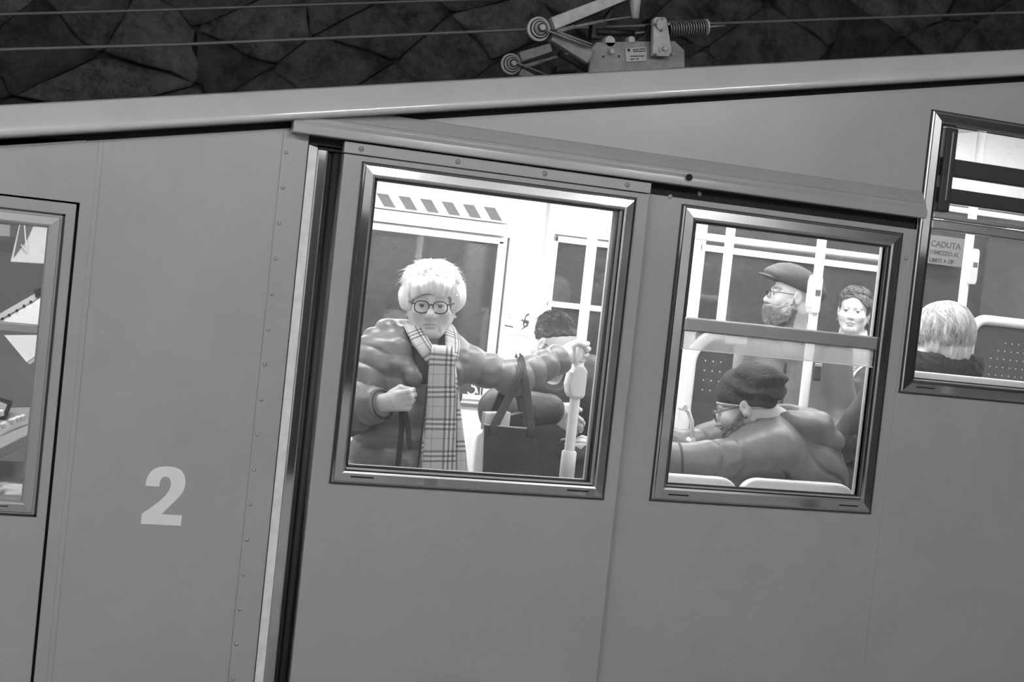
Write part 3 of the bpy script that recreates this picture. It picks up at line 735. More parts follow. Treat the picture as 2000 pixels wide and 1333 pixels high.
seat(1.075, 1.412, .125, .893, .40, 1, 'white shell seat left of the beanie man, under his sleeve')
seat(2.06, 2.50, .17, 1.25, .78, 1, 'white shell seat of the blonde passenger in the upper window')
def frame_seat(x0, x1, y, z0, z1, zf, label, dots=(8, 7)):
    t = empty('passenger_seat', ((x0+x1)/2, y, zf), label, 'seat'); r = .022; R_ = .07
    path = [(x0, y, zf+.4)]+[(x0, y, z1-R_-.01)]+arc((x0+R_, y, z1-R_), (-1, 0, 0), (0, 0, 1), R_, .1, math.pi/2, 8)+arc((x1-R_, y, z1-R_), (0, 0, 1), (1, 0, 0), R_, 0, math.pi/2-.1, 8)+[(x1, y, z1-R_-.01), (x1, y, zf+.4)]
    MB().tube(path, r, 14).build('frame_tube', 'white_tube', t, smooth=True)
    MB().box(x0+.012, x1-.012, y-.006, y+.006, zf+.42, z1-.01).build('back_panel', 'dark_panel', t, bevel=.004)
    d = MB()
    for i in range(dots[0]):
        for j in range(dots[1]):
            if i+j < 2: continue
            d.lathe((x0+.11+i*(x1-x0-.16)/dots[0], y-.0065, z1-.09-j*.035), (0, -1, 0), [(0, .0032), (.001, .0032)], 6)
    d.build('perforations', 'pale_dot', t)
    MB().box(x0+.02, x1-.02, y+.0, y+.40, zf+.39, zf+.43).build('seat_pan', 'dark_panel', t, bevel=.01)
    MB().box((x0+x1)/2-.05, (x0+x1)/2+.05, y+.08, y+.3, zf, zf+.39).build('pedestal', 'grey_plastic', t, bevel=.01)
    return t
frame_seat(2.895, 3.32, 1.0, 1.2, 1.532, .34, 'dark dotted seat back in a white tube frame, upper window')
frame_seat(2.58, 2.87, 1.06, 1.2, 1.515, .34, 'white-framed seat behind the blonde head', (3, 7))
# small curved grab handle and pale seat edge left of the beanie man
rail_thing([at(1336, 797, .5), at(1345, 805, .5), at(1351, 825, .5), at(1352, 862, .5)], .008, 'small curved grab handle beside the beanie man', 'handrail')
ws = empty('white_seat_back', (1.36, .9, FLOOR_Z), 'rounded white seat back at the foot of the partition screen', 'cover')
MB().prism([(1.30, FLOOR_Z), (1.56, FLOOR_Z), (1.56, .90), (1.53, 1.0), (1.46, 1.05), (1.38, 1.06), (1.30, 1.04)], .9, .98).build('seat_back_shell', 'white_plastic', ws, bevel=.02, bseg=3)

# ================================================================== signs
sg = empty('safety_notice', (1.36, YF-.003, 1.24), 'pale safety notice with train pictogram on the white pillar', 'sign')
MB().box(1.312, 1.455, YF-.0025, YF-.0005, 1.225, 1.415).build('sheet', 'paper', sg)
mat('print_pale', .5, .7)
for k, (a, b) in enumerate(((1.33, 1.42), (1.325, 1.41), (1.325, 1.43), (1.325, 1.375))): MB().box(a, b, YF-.0032, YF-.0024, 1.395-k*.017, 1.399-k*.017).build('text_line', 'print_pale', sg)
def PX(u, v): return (1.300+u*.155, 1.215+(1-v)*.20)   # notice picture coordinates
MB().prism([PX(.12, .72), PX(.42, .745), PX(.41, .775), PX(.12, .755)], YF-.0034, YF-.0024).build('platform_pictogram', 'sticker_dark', sg)
MB().prism([PX(.245, .55), PX(.265, .55), PX(.262, .70), PX(.25, .70)], YF-.0034, YF-.0024).build('figure_pictogram', 'print_pale', sg)
MB().lathe((PX(.255, .53)[0], YF-.0024, PX(.255, .53)[1]), (0, -1, 0), [(0, .003), (.001, .003)], 8).build('figure_head', 'sticker_mid', sg)
tr_ = [(.60, .50), (.62, .43), (.66, .39), (.70, .385), (.70, .43), (.66, .44), (.63, .48), (.62, .53), (.65, .56), (.72, .57), (.70, .70), (.66, .73), (.60, .77), (.55, .81), (.535, .80), (.60, .73), (.575, .69), (.565, .60), (.53, .585), (.49, .60), (.50, .575), (.55, .56), (.585, .56)]
MB().prism([PX(.12+(a-.12)*1.35, b) for a, b in tr_], YF-.0034, YF-.0024).build('train_pictogram', 'sticker_dark', sg)
p = PX(.12+.51*1.35, .665); MB().lathe((p[0], YF-.0034, p[1]), (0, -1, 0), [(0, .006), (.001, .006)], 12).build('wheel_pictogram', 'paper', sg)
p = PX(.12+.42*1.35, .54); MB().lathe((p[0], YF-.0034, p[1]), (0, -1, 0), [(0, .0035), (.001, .0035)], 10).build('figure_head', 'sticker_mid', sg)
wc = empty('wheelchair_sign', (1.16, YF-.014, .93), 'dark square sign with white wheelchair symbol on the far door', 'sign')
MB().box(1.105, 1.232, YF-.0135, YF-.0125, .895, 1.0).build('sign_plate', 'sticker_dark', wc)
cx, cz = 1.18, .935
MB().tube(arc((cx, YF-.014, cz), (1, 0, 0), (0, 0, 1), .022, -2.6, 1.2, 14), .0042, 6).build('wheel_symbol', 'vinyl', wc)
MB().tube([(cx-.004, YF-.014, cz+.049), (cx, YF-.014, cz+.017), (cx+.022, YF-.014, cz+.013), (cx+.032, YF-.014, cz-.015)], .0042, 6).build('figure_symbol', 'vinyl', wc)
b = MB()
for (a0, a1, c0, c1) in ((1.108, 1.229, .992, .996), (1.108, 1.229, .898, .902), (1.225, 1.229, .898, .996)): b.box(a0, a1, YF-.0142, YF-.0134, c0, c1)
b.build('border', 'vinyl', wc)
fs_ = empty('fall_warning_sign', (3.72, 2.5, 1.84), 'grey lettered warning sign seen in the upper window', 'sign')
MB().box(3.62, 3.865, 2.495, 2.50, 1.83, 1.985).build('sign_plate', mat('sign_grey', .17, .6), fs_)
for k, (tx, sz) in enumerate((('CADUTA', .046), ('DIMEZZO AL', .032), ('LIMITI A UP', .031))):
    text_mesh('lettering', tx, sz, 'sticker_dark', fs_, (3.655, 2.494, 1.925-k*.042), bold=.0008)

# ================================================================== driver's cab seen in the left window
cab = empty('cab_desk', (-.9, .8, FLOOR_Z), 'sloping grey control desk with pale push buttons in the cab', 'control desk')
MB().box(-3, -.25, 2.55, 2.6, -.13, 1.7)
setp(MB().box(-3, -.245, 1.5, 1.54, -.13, 1.62).build('cab_back_wall', 'cab_wall', car))
MB().box(-3, -.245, .06, 1.5, -.13, FLOOR_Z).build('cab_floor', 'rubber', car)
def q(px, py, Y): return at(px, py, Y)
D0, D1 = .35, .85
a, b_, c, d = q(-60, 905, D0), q(60, 845, D0+.12), q(66, 795, D1), q(-80, 800, D1)
nrm = np.cross(b_-a, d-a); nrm /= np.linalg.norm(nrm)
MB().add([a, b_, c, d, a-[0, 0, .035], b_-[0, 0, .035], c-[0, 0, .035], d-[0, 0, .035]], [(0,1,2,3),(7,6,5,4),(0,4,5,1),(1,5,6,2),(2,6,7,3),(3,7,4,0)]).build('desk_top', 'desk', cab, bevel=.004)
MB().box(a[0]-.5, c[0]+.02, D0+.15, D1, FLOOR_Z, min(a[2], c[2])-.06).build('desk_pedestal', 'cab_wall', cab)
for (px, py, s) in ((9, 836, .9), (26, 828, .9), (36, 824, .8), (46, 821, .7), (3, 812, .8)):
    t_ = np.array([.0, .0, 0])
    base = a+(b_-a)*.0
    # drop onto the desk plane along the view ray
    dd = _f+_r*(px-1000)/FPX-_u*(py-666.5)/FPX; k = ((a-CAM)@nrm)/(dd@nrm); p = CAM+dd*k
    MB().lathe(p, nrm if nrm[2] > 0 else -nrm, [(0, .011*s), (.007, .011*s), (.009, .013*s), (.016, .013*s), (.018, .009*s)], 14).build('push_button', 'white_plastic', cab, smooth='auto')
p = q(6, 800, .75); tel = empty('desk_handset', tuple(p), 'black handset box lying at the back of the cab desk', 'handset')
MB().obox(p+np.array([-.03, 0, .01]), (.05, 0, -.012), (0, .03, 0), (.008, 0, .028)).build('handset_body', 'pan_black', tel, bevel=.006)
MB().obox(p+np.array([-.022, -.03, .016]), (.03, 0, -.01), (0, .003, 0), (.004, 0, .014)).build('handset_face', 'grey_plastic', tel)
# wall-mounted glazed box above, ring-bound sheet, folded sheet
mon = empty('cab_display_box', tuple(q(60, 470, 1.0)), 'pale glazed box fixed high in the cab', 'display box')
qs = [q(20, 512, 1.0), q(90, 516, 1.0), q(100, 425, 1.0), q(42, 418, 1.0)]
MB().prism([(v[0], v[2]) for v in qs], 1.0, 1.12).build('box_body', 'white_plastic', mon, bevel=.004)
qs = [q(26, 505, .998), q(52, 470, .998), q(66, 440, .998), q(62, 420, .998), q(44, 420, .998)]
MB().prism([(v[0], v[2]) for v in qs], .996, 1.001).build('glazing', 'sticker_mid', mon)
MB().tube([q(47, 432, .99), q(50, 470, .99), q(54, 494, .99)], .003, 6).build('cord', 'white_tube', mon)
MB().tube([q(41, 478, .99), q(54, 494, .99)], .003, 6).build('cord', 'white_tube', mon)
pn = empty('wall_panel_box', tuple(q(8, 450, 1.2)), 'small pale notice at the edge of the cab window', 'notice')
MB().prism([(v[0], v[2]) for v in (q(-20, 460, 1.2), q(19, 462, 1.2), q(20, 440, 1.2), q(-20, 436, 1.2))], 1.2, 1.205).build('sheet', 'paper', pn)
sh = empty('ring_bound_sheet', tuple(q(40, 610, .8)), 'white punched sheet on a clip hanging in the cab', 'paper')
def sheet(pts, Y0, dy, name, m, par):
    P = [q(x, y, Y0+k*dy) for k, (x, y) in enumerate(pts)]
    n = np.cross(P[1]-P[0], P[2]-P[0]); n = n/np.linalg.norm(n)*.0025
    k = len(P); return MB().add(P+[v+n for v in P], [tuple(range(k)), tuple(range(2*k-1, k-1, -1))]+[(i, i+k, (i+1) % k+k, (i+1) % k) for i in range(k)]).build(name, m, par)
sheet([(-30, 645), (92, 650), (92, 572), (70, 588)], .8, .0, 'page', 'paper', sh)
sheet([(-30, 640), (-34, 632), (68, 574), (74, 584)], .797, .0, 'punched_edge', 'grey_plastic', sh)
for (px, py) in ((5, 623), (18, 616), (33, 607), (47, 598), (60, 590)):
    p = q(px, py, .795); MB().lathe(p, (0, -1, 0), [(0, .005), (.0015, .005)], 8).build('punch_hole', 'pan_black', sh)
sheet([(66, 568), (80, 562), (82, 578), (70, 582)], .79, 0, 'bulldog_clip', 'pan_black', sh)
sh2 = empty('loose_sheet', tuple(q(50, 680, .78)), 'pale sheet with a bent corner below the cab window bar', 'paper')
sheet([(8, 655), (90, 655), (84, 684), (52, 708)], .78, 0, 'page', 'paper', sh2)
sheet([(52, 709), (84, 685), (82, 695), (60, 712)], .782, 0, 'bent_corner', 'grey_plastic', sh2)
# ================================================================== people: shared builders
def tone_mat(name, rough=.5, sheen=0., spec=.35, bump=0., bscale=200., sss=0.):
    m = bpy.data.materials.new(name); m.use_nodes = True; nt = m.node_tree; b = nt.nodes['Principled BSDF']
    a = nt.nodes.new('ShaderNodeAttribute'); a.attribute_name = 'tone'; nt.links.new(a.outputs['Fac'], b.inputs['Base Color'])
    b.inputs['Roughness'].default_value = rough; b.inputs['Specular IOR Level'].default_value = spec
    if sheen: b.inputs['Sheen Weight'].default_value = sheen
    if bump:
        n = nt.nodes.new('ShaderNodeTexNoise'); n.inputs['Scale'].default_value = bscale; tc = nt.nodes.new('ShaderNodeTexCoord')
        nt.links.new(tc.outputs['Object'], n.inputs['Vector']); bp = nt.nodes.new('ShaderNodeBump'); bp.inputs['Strength'].default_value = bump
        bp.inputs['Distance'].default_value = .004; nt.links.new(n.outputs[0], bp.inputs['Height']); nt.links.new(bp.outputs[0], b.inputs['Normal'])
    MATS[name] = m; return m
tone_mat('skin', .5, 0, .4, .12, 260)
tone_mat('cloth_tone', .75, .3, .25, .25, 500)
mat('puffer', .18, .36, var=.08, vscale=10, bump=.12, bscale=45)
mat('jacket_grey', .20, .42, var=.08, vscale=6, bump=.15, bscale=40)
mat('jacket_dark', .045, .55, var=.15, vscale=10, bump=.2, bscale=60)
mat('jacket_mid', .135, .4, var=.08, vscale=8, bump=.12, bscale=50)
mat('knit_dark', .04, .9, var=.45, vscale=110, bump=.5, bscale=180)
mat('wool_cap', .075, .85, var=.25, vscale=160, bump=.4, bscale=220)
mat('fur_dark', .02, .9, var=.4, vscale=80, bump=.6, bscale=120)
mat('hair_white', .82, .55, var=.16, vscale=70, stretch=(1, .5, .22)); mat('hair_silver', .42, .5); mat('hair_gold', .30, .45); mat('hair_blonde', .52, .45, var=.5, vscale=60, stretch=(1, .4, .18)); mat('hair_dark', .07, .5, var=.4, vscale=60, stretch=(1, .5, .3)); mat('hair_brown', .10, .45, var=.5, vscale=60, stretch=(1, .5, .3))
mat('beard_hair', .36, .6, var=.5, vscale=40); mat('beard_brown', .12, .6, var=.4, vscale=40)
mat('eye_white', .55, .2); mat('iris', .09, .15); mat('glasses_black', .015, .2); mat('strap_dark', .03, .5); mat('shoe', .04, .5)
mat('trousers', .05, .8); mat('white_knit', .8, .9, bump=.4, bscale=150); mat('zip', .5, .3, .9); mat('pearl', .85, .15)
mat('shirt_pale', .6, .7, var=.4, vscale=60)
mat('bag_dark', .035, .4, var=.3, vscale=25, bump=.25, bscale=40); mat('bag_edge', .35, .4)

def frame(facing, roll=0.):
    y = -np.array(facing, float); y /= np.linalg.norm(y); z = np.array([0, 0, 1.]); z = z-y*(z@y); z /= np.linalg.norm(z); x = np.cross(y, z)
    c, s = math.cos(roll), math.sin(roll); x2 = c*x+s*z; z2 = -s*x+c*z
    return np.stack([x2, y, z2], 1)         # columns: local axes in world

def bound(f, c, r):
    c = np.array(c, float)
    def g(P):
        d = np.linalg.norm(P-c, axis=1)-r; k = d < .03; out = d+.02
        if k.any(): out[k] = f(P[k])
        return out
    return g

def head_sdf(eye_open=.0042, nose=1.0, jaw=1.0, old=0., mouth=0.0, cheek=1.0, lip=1.0):
    p = [('u', 0, ell((0, .018, .036), (.074, .092, .081))), ('u', .03, ell((0, -.022, -.034), (.060*jaw, .068, .078))),
         ('u', .022, ell((0, -.062, -.094), (.024*jaw, .022, .019)))]
    for s in (-1, 1):
        p += [('u', .03, cap((s*.056*jaw, .008, -.045), (s*.022*jaw, -.058, -.095), .016, .014)),
              ('u', .022, ell((s*.041, -.060, -.026), (.022*cheek, .021, .022))),
              ('u', .012, cap((s*.012, -.081, .020), (s*.044, -.070, .020), .009, .008))]
    p += [('u', .010, cap((0, -.080, .012), (0, -.086-.016*nose, -.030), .0075, .0115*nose)), ('u', .008, ell((0, -.088-.010*nose, -.037), (.012*nose, .010, .008)))]
    for s in (-1, 1):
        p += [('u', .006, ell((s*.0125*nose, -.088, -.036), (.0085, .010, .008))),
              ('s', .012, ell((s*.031, -.100, .003), (.019, .016, .0135)))]
        p += [('u', .004, ell((s*.031, -.0715, .0015), (.0155, .0150, .0140))), ('s', .002, ell((s*.031, -.090, -.0005), (.0135, .0115, eye_open)))]
        p += [('s', .003, ell((s*.006, -.0985-.006*nose, -.0435), (.0035, .005, .003)))]
    p += [('u', .007, ell((0, -.0845, -.0625), (.022, .0085+.0005*lip, .0052*lip))), ('u', .007, ell((0, -.0835, -.0725), (.020, .0085+.0005*lip, .0062*lip)))]
    n = 7
    pts = [(x, -.0925+abs(x)*.35, -.0675-mouth*(x/.024)**2*.006) for x in np.linspace(-.025, .025, n)]
    for i in range(n-1): p += [('s', .0025, cap(pts[i], pts[i+1], .0022))]
    if old:
        for s in (-1, 1):
            p += [('s', .008, cap((s*.020, -.098, -.040), (s*.034, -.082, -.078), .0022*old)), ('s', .008, cap((s*.030, -.079, -.078), (s*.031, -.072, -.094), .002*old)),
                  ('s', .006, cap((s*.020, -.0925, -.016), (s*.043, -.085, -.017), .0018*old))]
    for s in (-1, 1):
        c, sn = math.cos(.25*s), math.sin(.25*s); R = np.array([[c, -sn, 0], [sn, c, 0], [0, 0, 1]])
        p += [('u', .008, ell((s*.078, .014, -.008), (.009, .020, .031), R)), ('s', .004, ell((s*.088, .010, -.004), (.007, .010, .017), R))]
    return compose(p)

def head_tone(L, base, brow=.15, lip=.72, stubble=None, browz=.021, lash=.6):
    t = np.full(len(L), base); x, y, z = L.T
    ax = np.abs(x)
    bw = np.clip(1.5-np.abs(z-(browz+.004-(ax-.03)**2*6))/.0045, 0, 1)*np.clip((ax-.009)/.005, 0, 1)*np.clip((.052-ax)/.006, 0, 1)*(y < -.05); t = t*(1-bw)+brow*bw
    l = ((x/.025)**2+((z+.0675)/.0115)**2 < 1) & (y < -.07); t[l] = base*lip
    e = (((ax-.031)/.0155)**2+((z-.002)/.0062)**2 < 1) & (z > -.0005) & (y < -.06); t[e] = t[e]*lash
    if stubble:
        m = (z < -.035) & (y < .02) & ~l; n = noise3(L, 120, 3)
        w = np.clip((-.035-z)/.03, 0, 1); t = np.where(m, t*(1-w)+w*(stubble*(1+.3*n)), t)
    return t

def hand_prims(wrist, xd, yd, zd, s=1.0, curl=(1.2, 1.4, .9), thumb='grip', spread=.0, k=.006):
    """xd index->little finger, yd wrist->knuckles, zd back of the hand"""
    w = np.array(wrist, float); B = [np.array(q, float)/np.linalg.norm(q) for q in (xd, yd, zd)]
    W_ = lambda a, b, c: w+s*(a*B[0]+b*B[1]+c*B[2])
    pr = [('u', .012, cap(W_(-.006, -.02, 0), W_(-.008, .015, 0), .026*s, .026*s))]
    base = [(-.030, .088, 0), (-.010, .093, .002), (.011, .089, .001), (.030, .080, -.002)]
    ln = [(.042, .026, .021), (.046, .029, .022), (.043, .027, .021), (.034, .021, .019)]; rr = [.0095, .0098, .0092, .0082]
    for (a, b, c) in base: pr.append(('u', .010, cap(W_(a*.65, .012, -.002), W_(a, b-.006, c-.002), .0165*s, .0125*s)))
    for i in range(4):
        p = W_(*base[i]); an = 0.
        fan = spread*(i-1.5)
        for j in range(3):
            an += curl[j]*(1+.05*(i-1.5))
            d = math.cos(an)*(B[1]+fan*B[0])-math.sin(an)*B[2]; d /= np.linalg.norm(d); q2 = p+s*ln[i][j]*d
            pr.append(('u', .004 if j else k, cap(p, q2, rr[i]*s*(1-.06*j), rr[i]*s*(1-.06*(j+1))))); p = q2
    th = {'grip': [(-.030, .022, -.010), (-.040, .050, -.030), (-.028, .070, -.052), (-.008, .076, -.060)],
          'fist': [(-.030, .022, -.010), (-.044, .052, -.026), (-.032, .078, -.040), (-.008, .084, -.046)],
          'open': [(-.030, .022, -.008), (-.052, .048, -.014), (-.062, .075, -.016), (-.066, .096, -.016)]}[thumb]
    rt = [.0165, .0125, .0105, .0088]
    for j in range(3): pr.append(('u', .006, cap(W_(*th[j]), W_(*th[j+1]), rt[j]*s, rt[j+1]*s)))
    return pr

def eyes(person, c, R, s, look=(0, -1, 0), iris='iris'):
    for sd in (-1, 1):
        ctr = np.array(c)+s*(R@np.array([sd*.031, -.0715, 0])); d = R@(np.array(look, float)/np.linalg.norm(look))
        prof = [(-.0132*s*math.cos(a), .0132*s*math.sin(a)) for a in np.linspace(.05, math.pi-.05, 14)]
        e = MB().lathe(ctr, d, prof, 18).build('eye', 'eye_white', person, smooth=True)
        MB().lathe(ctr+d*.0126*s, d, [(-.001, .0072*s), (.0007, .0066*s), (.0013, .002*s)], 16).build('iris', iris, e, smooth=True)

def glasses(person, c, R, s, shape='round', r=.0016, w=.0235, h=.0195, m='glasses_black', y=-.1005, z=-.003, sep=.031):
    g = MB(); pts = {}
    for sd in (-1, 1):
        path = []
        e = 2.4 if shape == 'round' else 4.0
        for a in np.linspace(0, 2*math.pi, 33):
            ca, sa = math.cos(a), math.sin(a); x = w*math.copysign(abs(ca)**(2/e), ca); zz = h*math.copysign(abs(sa)**(2/e), sa)
            path.append(np.array(c)+s*(R@np.array([sd*sep+x, y+.18*(abs(sd*sep+x)/.06)**2*.03, z+zz])))
        g.tube(path, r*s, 8)
        pts[sd] = path
    def L(*q): return np.array(c)+s*(R@np.array(q))
    g.tube([L(-(sep-w)-.001, y, z+.006), L(0, y-.003, z+.010), L(sep-w+.001, y, z+.006)], r*1.1*s, 8)
    for sd in (-1, 1): g.tube([L(sd*(sep+w-.001), y+.005, z+.010), L(sd*(sep+w+.009), y+.010, z+.011), L(sd*.0765, -.04, z+.010), L(sd*.0805, .006, z+.008), L(sd*.079, .022, z-.012)], r*1.1*s, 8)
    o = g.build('glasses', m, person, smooth=True)
    for sd in (-1, 1):
        cc = sum(pts[sd][:-1])/32; n = len(pts[sd])-1
        mb = MB(); mb.add([cc]+pts[sd][:-1], [(0, i+1, (i+1) % n+1) for i in range(n)]); mb.build('lens', 'lens', o, fix=False)
    return o

def strands(name, m, person, c, R, s, n, ctr, rad, hairline, t0=(0., 1.2), length=(.5, 1.0), lift=.02, jit=.25, r=.0011, seg=6, curl=0., seed=1, swirl=0., tip=.25, phr=(-math.pi, math.pi), crown=(0, 0), ring=3, flat=1.0):
    """hair locks combed from the crown towards the hairline over an ellipsoid"""
    rg = np.random.default_rng(seed); mb = MB(); V = []; Fc = []
    for i in range(n):
        ph = rg.uniform(*phr); th0 = rg.uniform(*t0); th1 = min(th0+rg.uniform(*length), hairline(ph)+rg.uniform(-.08, .1))
        if th1-th0 < .12: continue
        lf = rg.normal(0, lift)*.5+lift; sw = rg.normal(0, jit); cp = rg.uniform(0, 6.28); path = []
        for k in range(seg):
            u = k/(seg-1); th = th0+(th1-th0)*u; p2 = ph+sw*u+swirl*u+curl*math.sin(cp+6*u)
            d = np.array([math.sin(th)*math.sin(p2), -math.sin(th)*math.cos(p2), math.cos(th)])
            # tilt the crown backwards
            ct, st_ = math.cos(crown[0]), math.sin(crown[0]); d = np.array([d[0], d[1]*ct+d[2]*st_, -d[1]*st_+d[2]*ct])
            k_ = 1+lf*math.sin(math.pi*min(u*.8+.1, 1))+rg.normal(0, .004)+max(0, u-.7)*lf*tip*4
            path.append(np.array(c)+s*(R@(np.array(ctr)+np.array(rad)*d*k_)))
        mb.tube(path, [r*s*(1-.75*(k/(seg-1))**2) for k in range(seg)], ring, caps=False, flat=flat)
    return mb.build(name, m, person, smooth=True, fix=False)

def to_local(v, c, R, s): return ((v-np.array(c))@R)/s

def ribbon(name, m, parent, path, widths, wdir, thick=.006, uvw=1.0, v0=0., sub=6, wave=0., seed=0):
    """cloth strip: path of centre points, width vector per point, real thickness, UV in metres"""
    P = [np.array(p, float) for p in path]; n = len(P); Wd = [np.array(w_, float) for w_ in (wdir if hasattr(wdir[0], '__len__') else [wdir]*n)]
    # catmull-rom refinement
    def cr(A, t):
        i = min(int(t), len(A)-2); u = t-i; a = A[max(i-1, 0)]; b = A[i]; c = A[i+1]; d = A[min(i+2, len(A)-1)]
        return .5*((2*b)+(c-a)*u+(2*a-5*b+4*c-d)*u*u+(3*b-a-3*c+d)*u**3)
    T = np.linspace(0, n-1, (n-1)*sub+1); C = [cr(P, t) for t in T]; Wv = [cr(Wd, t) for t in T]; ww = np.interp(T, range(n), widths)
    L = np.concatenate([[0], np.cumsum([np.linalg.norm(C[i+1]-C[i]) for i in range(len(C)-1)])])
    nu = 9; mb = MB(); uv = []; vs = []; fs = []
    for i in range(len(C)):
        t = C[min(i+1, len(C)-1)]-C[max(i-1, 0)]; t /= np.linalg.norm(t); w_ = Wv[i]-t*(Wv[i]@t); w_ /= np.linalg.norm(w_); nn = np.cross(t, w_)
        for side in (0, 1):
            for k in range(nu):
                a = (k/(nu-1)-.5); off = wave*math.sin(k*1.9+seed+L[i]*9)*(.3+L[i]*2)
                e = thick*.5*(1 if side else -1)*(1-.6*abs(2*a)**6)
                vs.append(C[i]+w_*a*ww[i]+nn*(e+off)); uv.append(((a*ww[i] if uvw == 1 else a*uvw)+.5, L[i]+v0))
    m2 = 2*nu
    for i in range(len(C)-1):
        for k in range(nu-1):
            fs.append((i*m2+k, i*m2+k+1, (i+1)*m2+k+1, (i+1)*m2+k)); fs.append((i*m2+nu+k, (i+1)*m2+nu+k, (i+1)*m2+nu+k+1, i*m2+nu+k+1))
        fs.append((i*m2, (i+1)*m2, (i+1)*m2+nu, i*m2+nu)); fs.append((i*m2+nu-1, i*m2+2*nu-1, (i+1)*m2+2*nu-1, (i+1)*m2+nu-1))
    e = (len(C)-1)*m2
    for k in range(nu-1): fs.append((k, nu+k, nu+k+1, k+1)); fs.append((e+k, e+k+1, e+nu+k+1, e+nu+k))
    mb.add(vs, fs); mb.uv = uv; return mb.build(name, m, parent, smooth=True)

def tartan():
    m = bpy.data.materials.new('tartan'); m.use_nodes = True; nt = m.node_tree; b = nt.nodes['Principled BSDF']; b.inputs['Roughness'].default_value = .9
    b.inputs['Specular IOR Level'].default_value = .1
    uvn = nt.nodes.new('ShaderNodeUVMap'); sp = nt.nodes.new('ShaderNodeSeparateXYZ'); nt.links.new(uvn.outputs[0], sp.inputs[0]); outs = []
    for ax, per, off in ((0, .104, .022), (1, .104, .0)):
        a = nt.nodes.new('ShaderNodeMath'); a.operation = 'ADD'; a.inputs[1].default_value = off+5.2; nt.links.new(sp.outputs[ax], a.inputs[0])
        d = nt.nodes.new('ShaderNodeMath'); d.operation = 'DIVIDE'; d.inputs[1].default_value = per; nt.links.new(a.outputs[0], d.inputs[0])
        f = nt.nodes.new('ShaderNodeMath'); f.operation = 'FRACT'; nt.links.new(d.outputs[0], f.inputs[0])
        r = nt.nodes.new('ShaderNodeValToRGB'); cr = r.color_ramp; cr.interpolation = 'CONSTANT'
        stops = [(0, .62), (.10, .16), (.17, .80), (.25, .16), (.32, .80), (.40, .16), (.47, .62), (.72, .28), (.745, .62)]
        cr.elements[0].position = 0; cr.elements[0].color = (.62,)*3+(1,); cr.elements[1].position = .10; cr.elements[1].color = (.16,)*3+(1,)
        for (p, g) in stops[2:]: e = cr.elements.new(p); e.color = (g, g, g, 1)
        nt.links.new(f.outputs[0], r.inputs[0]); outs.append(r)
    mx = nt.nodes.new('ShaderNodeMix'); mx.data_type = 'RGBA'; mx.blend_type = 'MULTIPLY'; mx.inputs[0].default_value = 1
    nt.links.new(outs[0].outputs[0], mx.inputs[6]); nt.links.new(outs[1].outputs[0], mx.inputs[7])
    g = nt.nodes.new('ShaderNodeGamma'); g.inputs[1].default_value = .62; nt.links.new(mx.outputs[2], g.inputs[0]); nt.links.new(g.outputs[0], b.inputs['Base Color'])
    n = nt.nodes.new('ShaderNodeTexNoise'); n.inputs['Scale'].default_value = 600; bp = nt.nodes.new('ShaderNodeBump'); bp.inputs['Strength'].default_value = .25; bp.inputs['Distance'].default_value = .003
    nt.links.new(n.outputs[0], bp.inputs['Height']); nt.links.new(bp.outputs[0], b.inputs['Normal'])
    MATS['tartan'] = m; return m
tartan()

def legs(person, hipL, hipR, kneeL, kneeR, footL, footR, r=.085, toe=(0, -.16, 0)):
    for (h, k, f) in ((hipL, kneeL, footL), (hipR, kneeR, footR)): pass
    pr = []
    for (h, k, f) in ((hipL, kneeL, footL), (hipR, kneeR, footR)): pr += [('u', .05, cap(h, k, r, r*.75)), ('u', .04, cap(k, f, r*.75, r*.6))]
    pr.append(('u', .05, cap(hipL, hipR, r*1.2)))
    P = np.array([hipL, hipR, kneeL, kneeR, footL, footR]); sdf_object('trousers', compose(pr), P.min(0)-.16, P.max(0)+.16, .014, 'trousers', person)
    for f in (footL, footR):
        f = np.array(f, float); t = np.array(toe)
        fz = f+np.array([0, 0, -.045]); pr = [('u', 0, ell(fz+t*.35+np.array([0, 0, .0]), (.05+abs(t[0])*.6, .05+abs(t[1])*.6, .042))), ('u', .03, cap(f+[0, 0, .02], f+[0, 0, -.03], .05))]
        lowz = fz[2]-.03
        pr.append(('i', 0, lambda P, lowz=lowz: lowz-P[:, 2]))
        sdf_object('shoe', compose(pr), fz-.25, fz+.25, .012, 'shoe', person)

def beard_sdf(hf, c, R, s, off, chin, drop=0.):
    def f(P):
        L = (P-c)@R/s; x, y, z = L.T; ax = np.abs(x)
        d = hf(L)-off*(1+.5*np.clip((-.06-z)*20, 0, 1)); d = smin(d, ell((0, -.066, -.100-drop), chin)(L), .025)
        line = np.where(y < -.055, -.048-.10*np.clip(ax-.012, 0, 1), -.048+.80*np.clip(y+.055, 0, .05))
        d = smax(d, z-line, .006); d = smax(d, y+.004, .006)
        d = smax(d, -ell((0, -.100, -.0685), (.021, .022, .0050))(L), .003)
        return d-.003*noise3(L, 90, 3)-.0025*noise3(L, 210, 6)
    return f
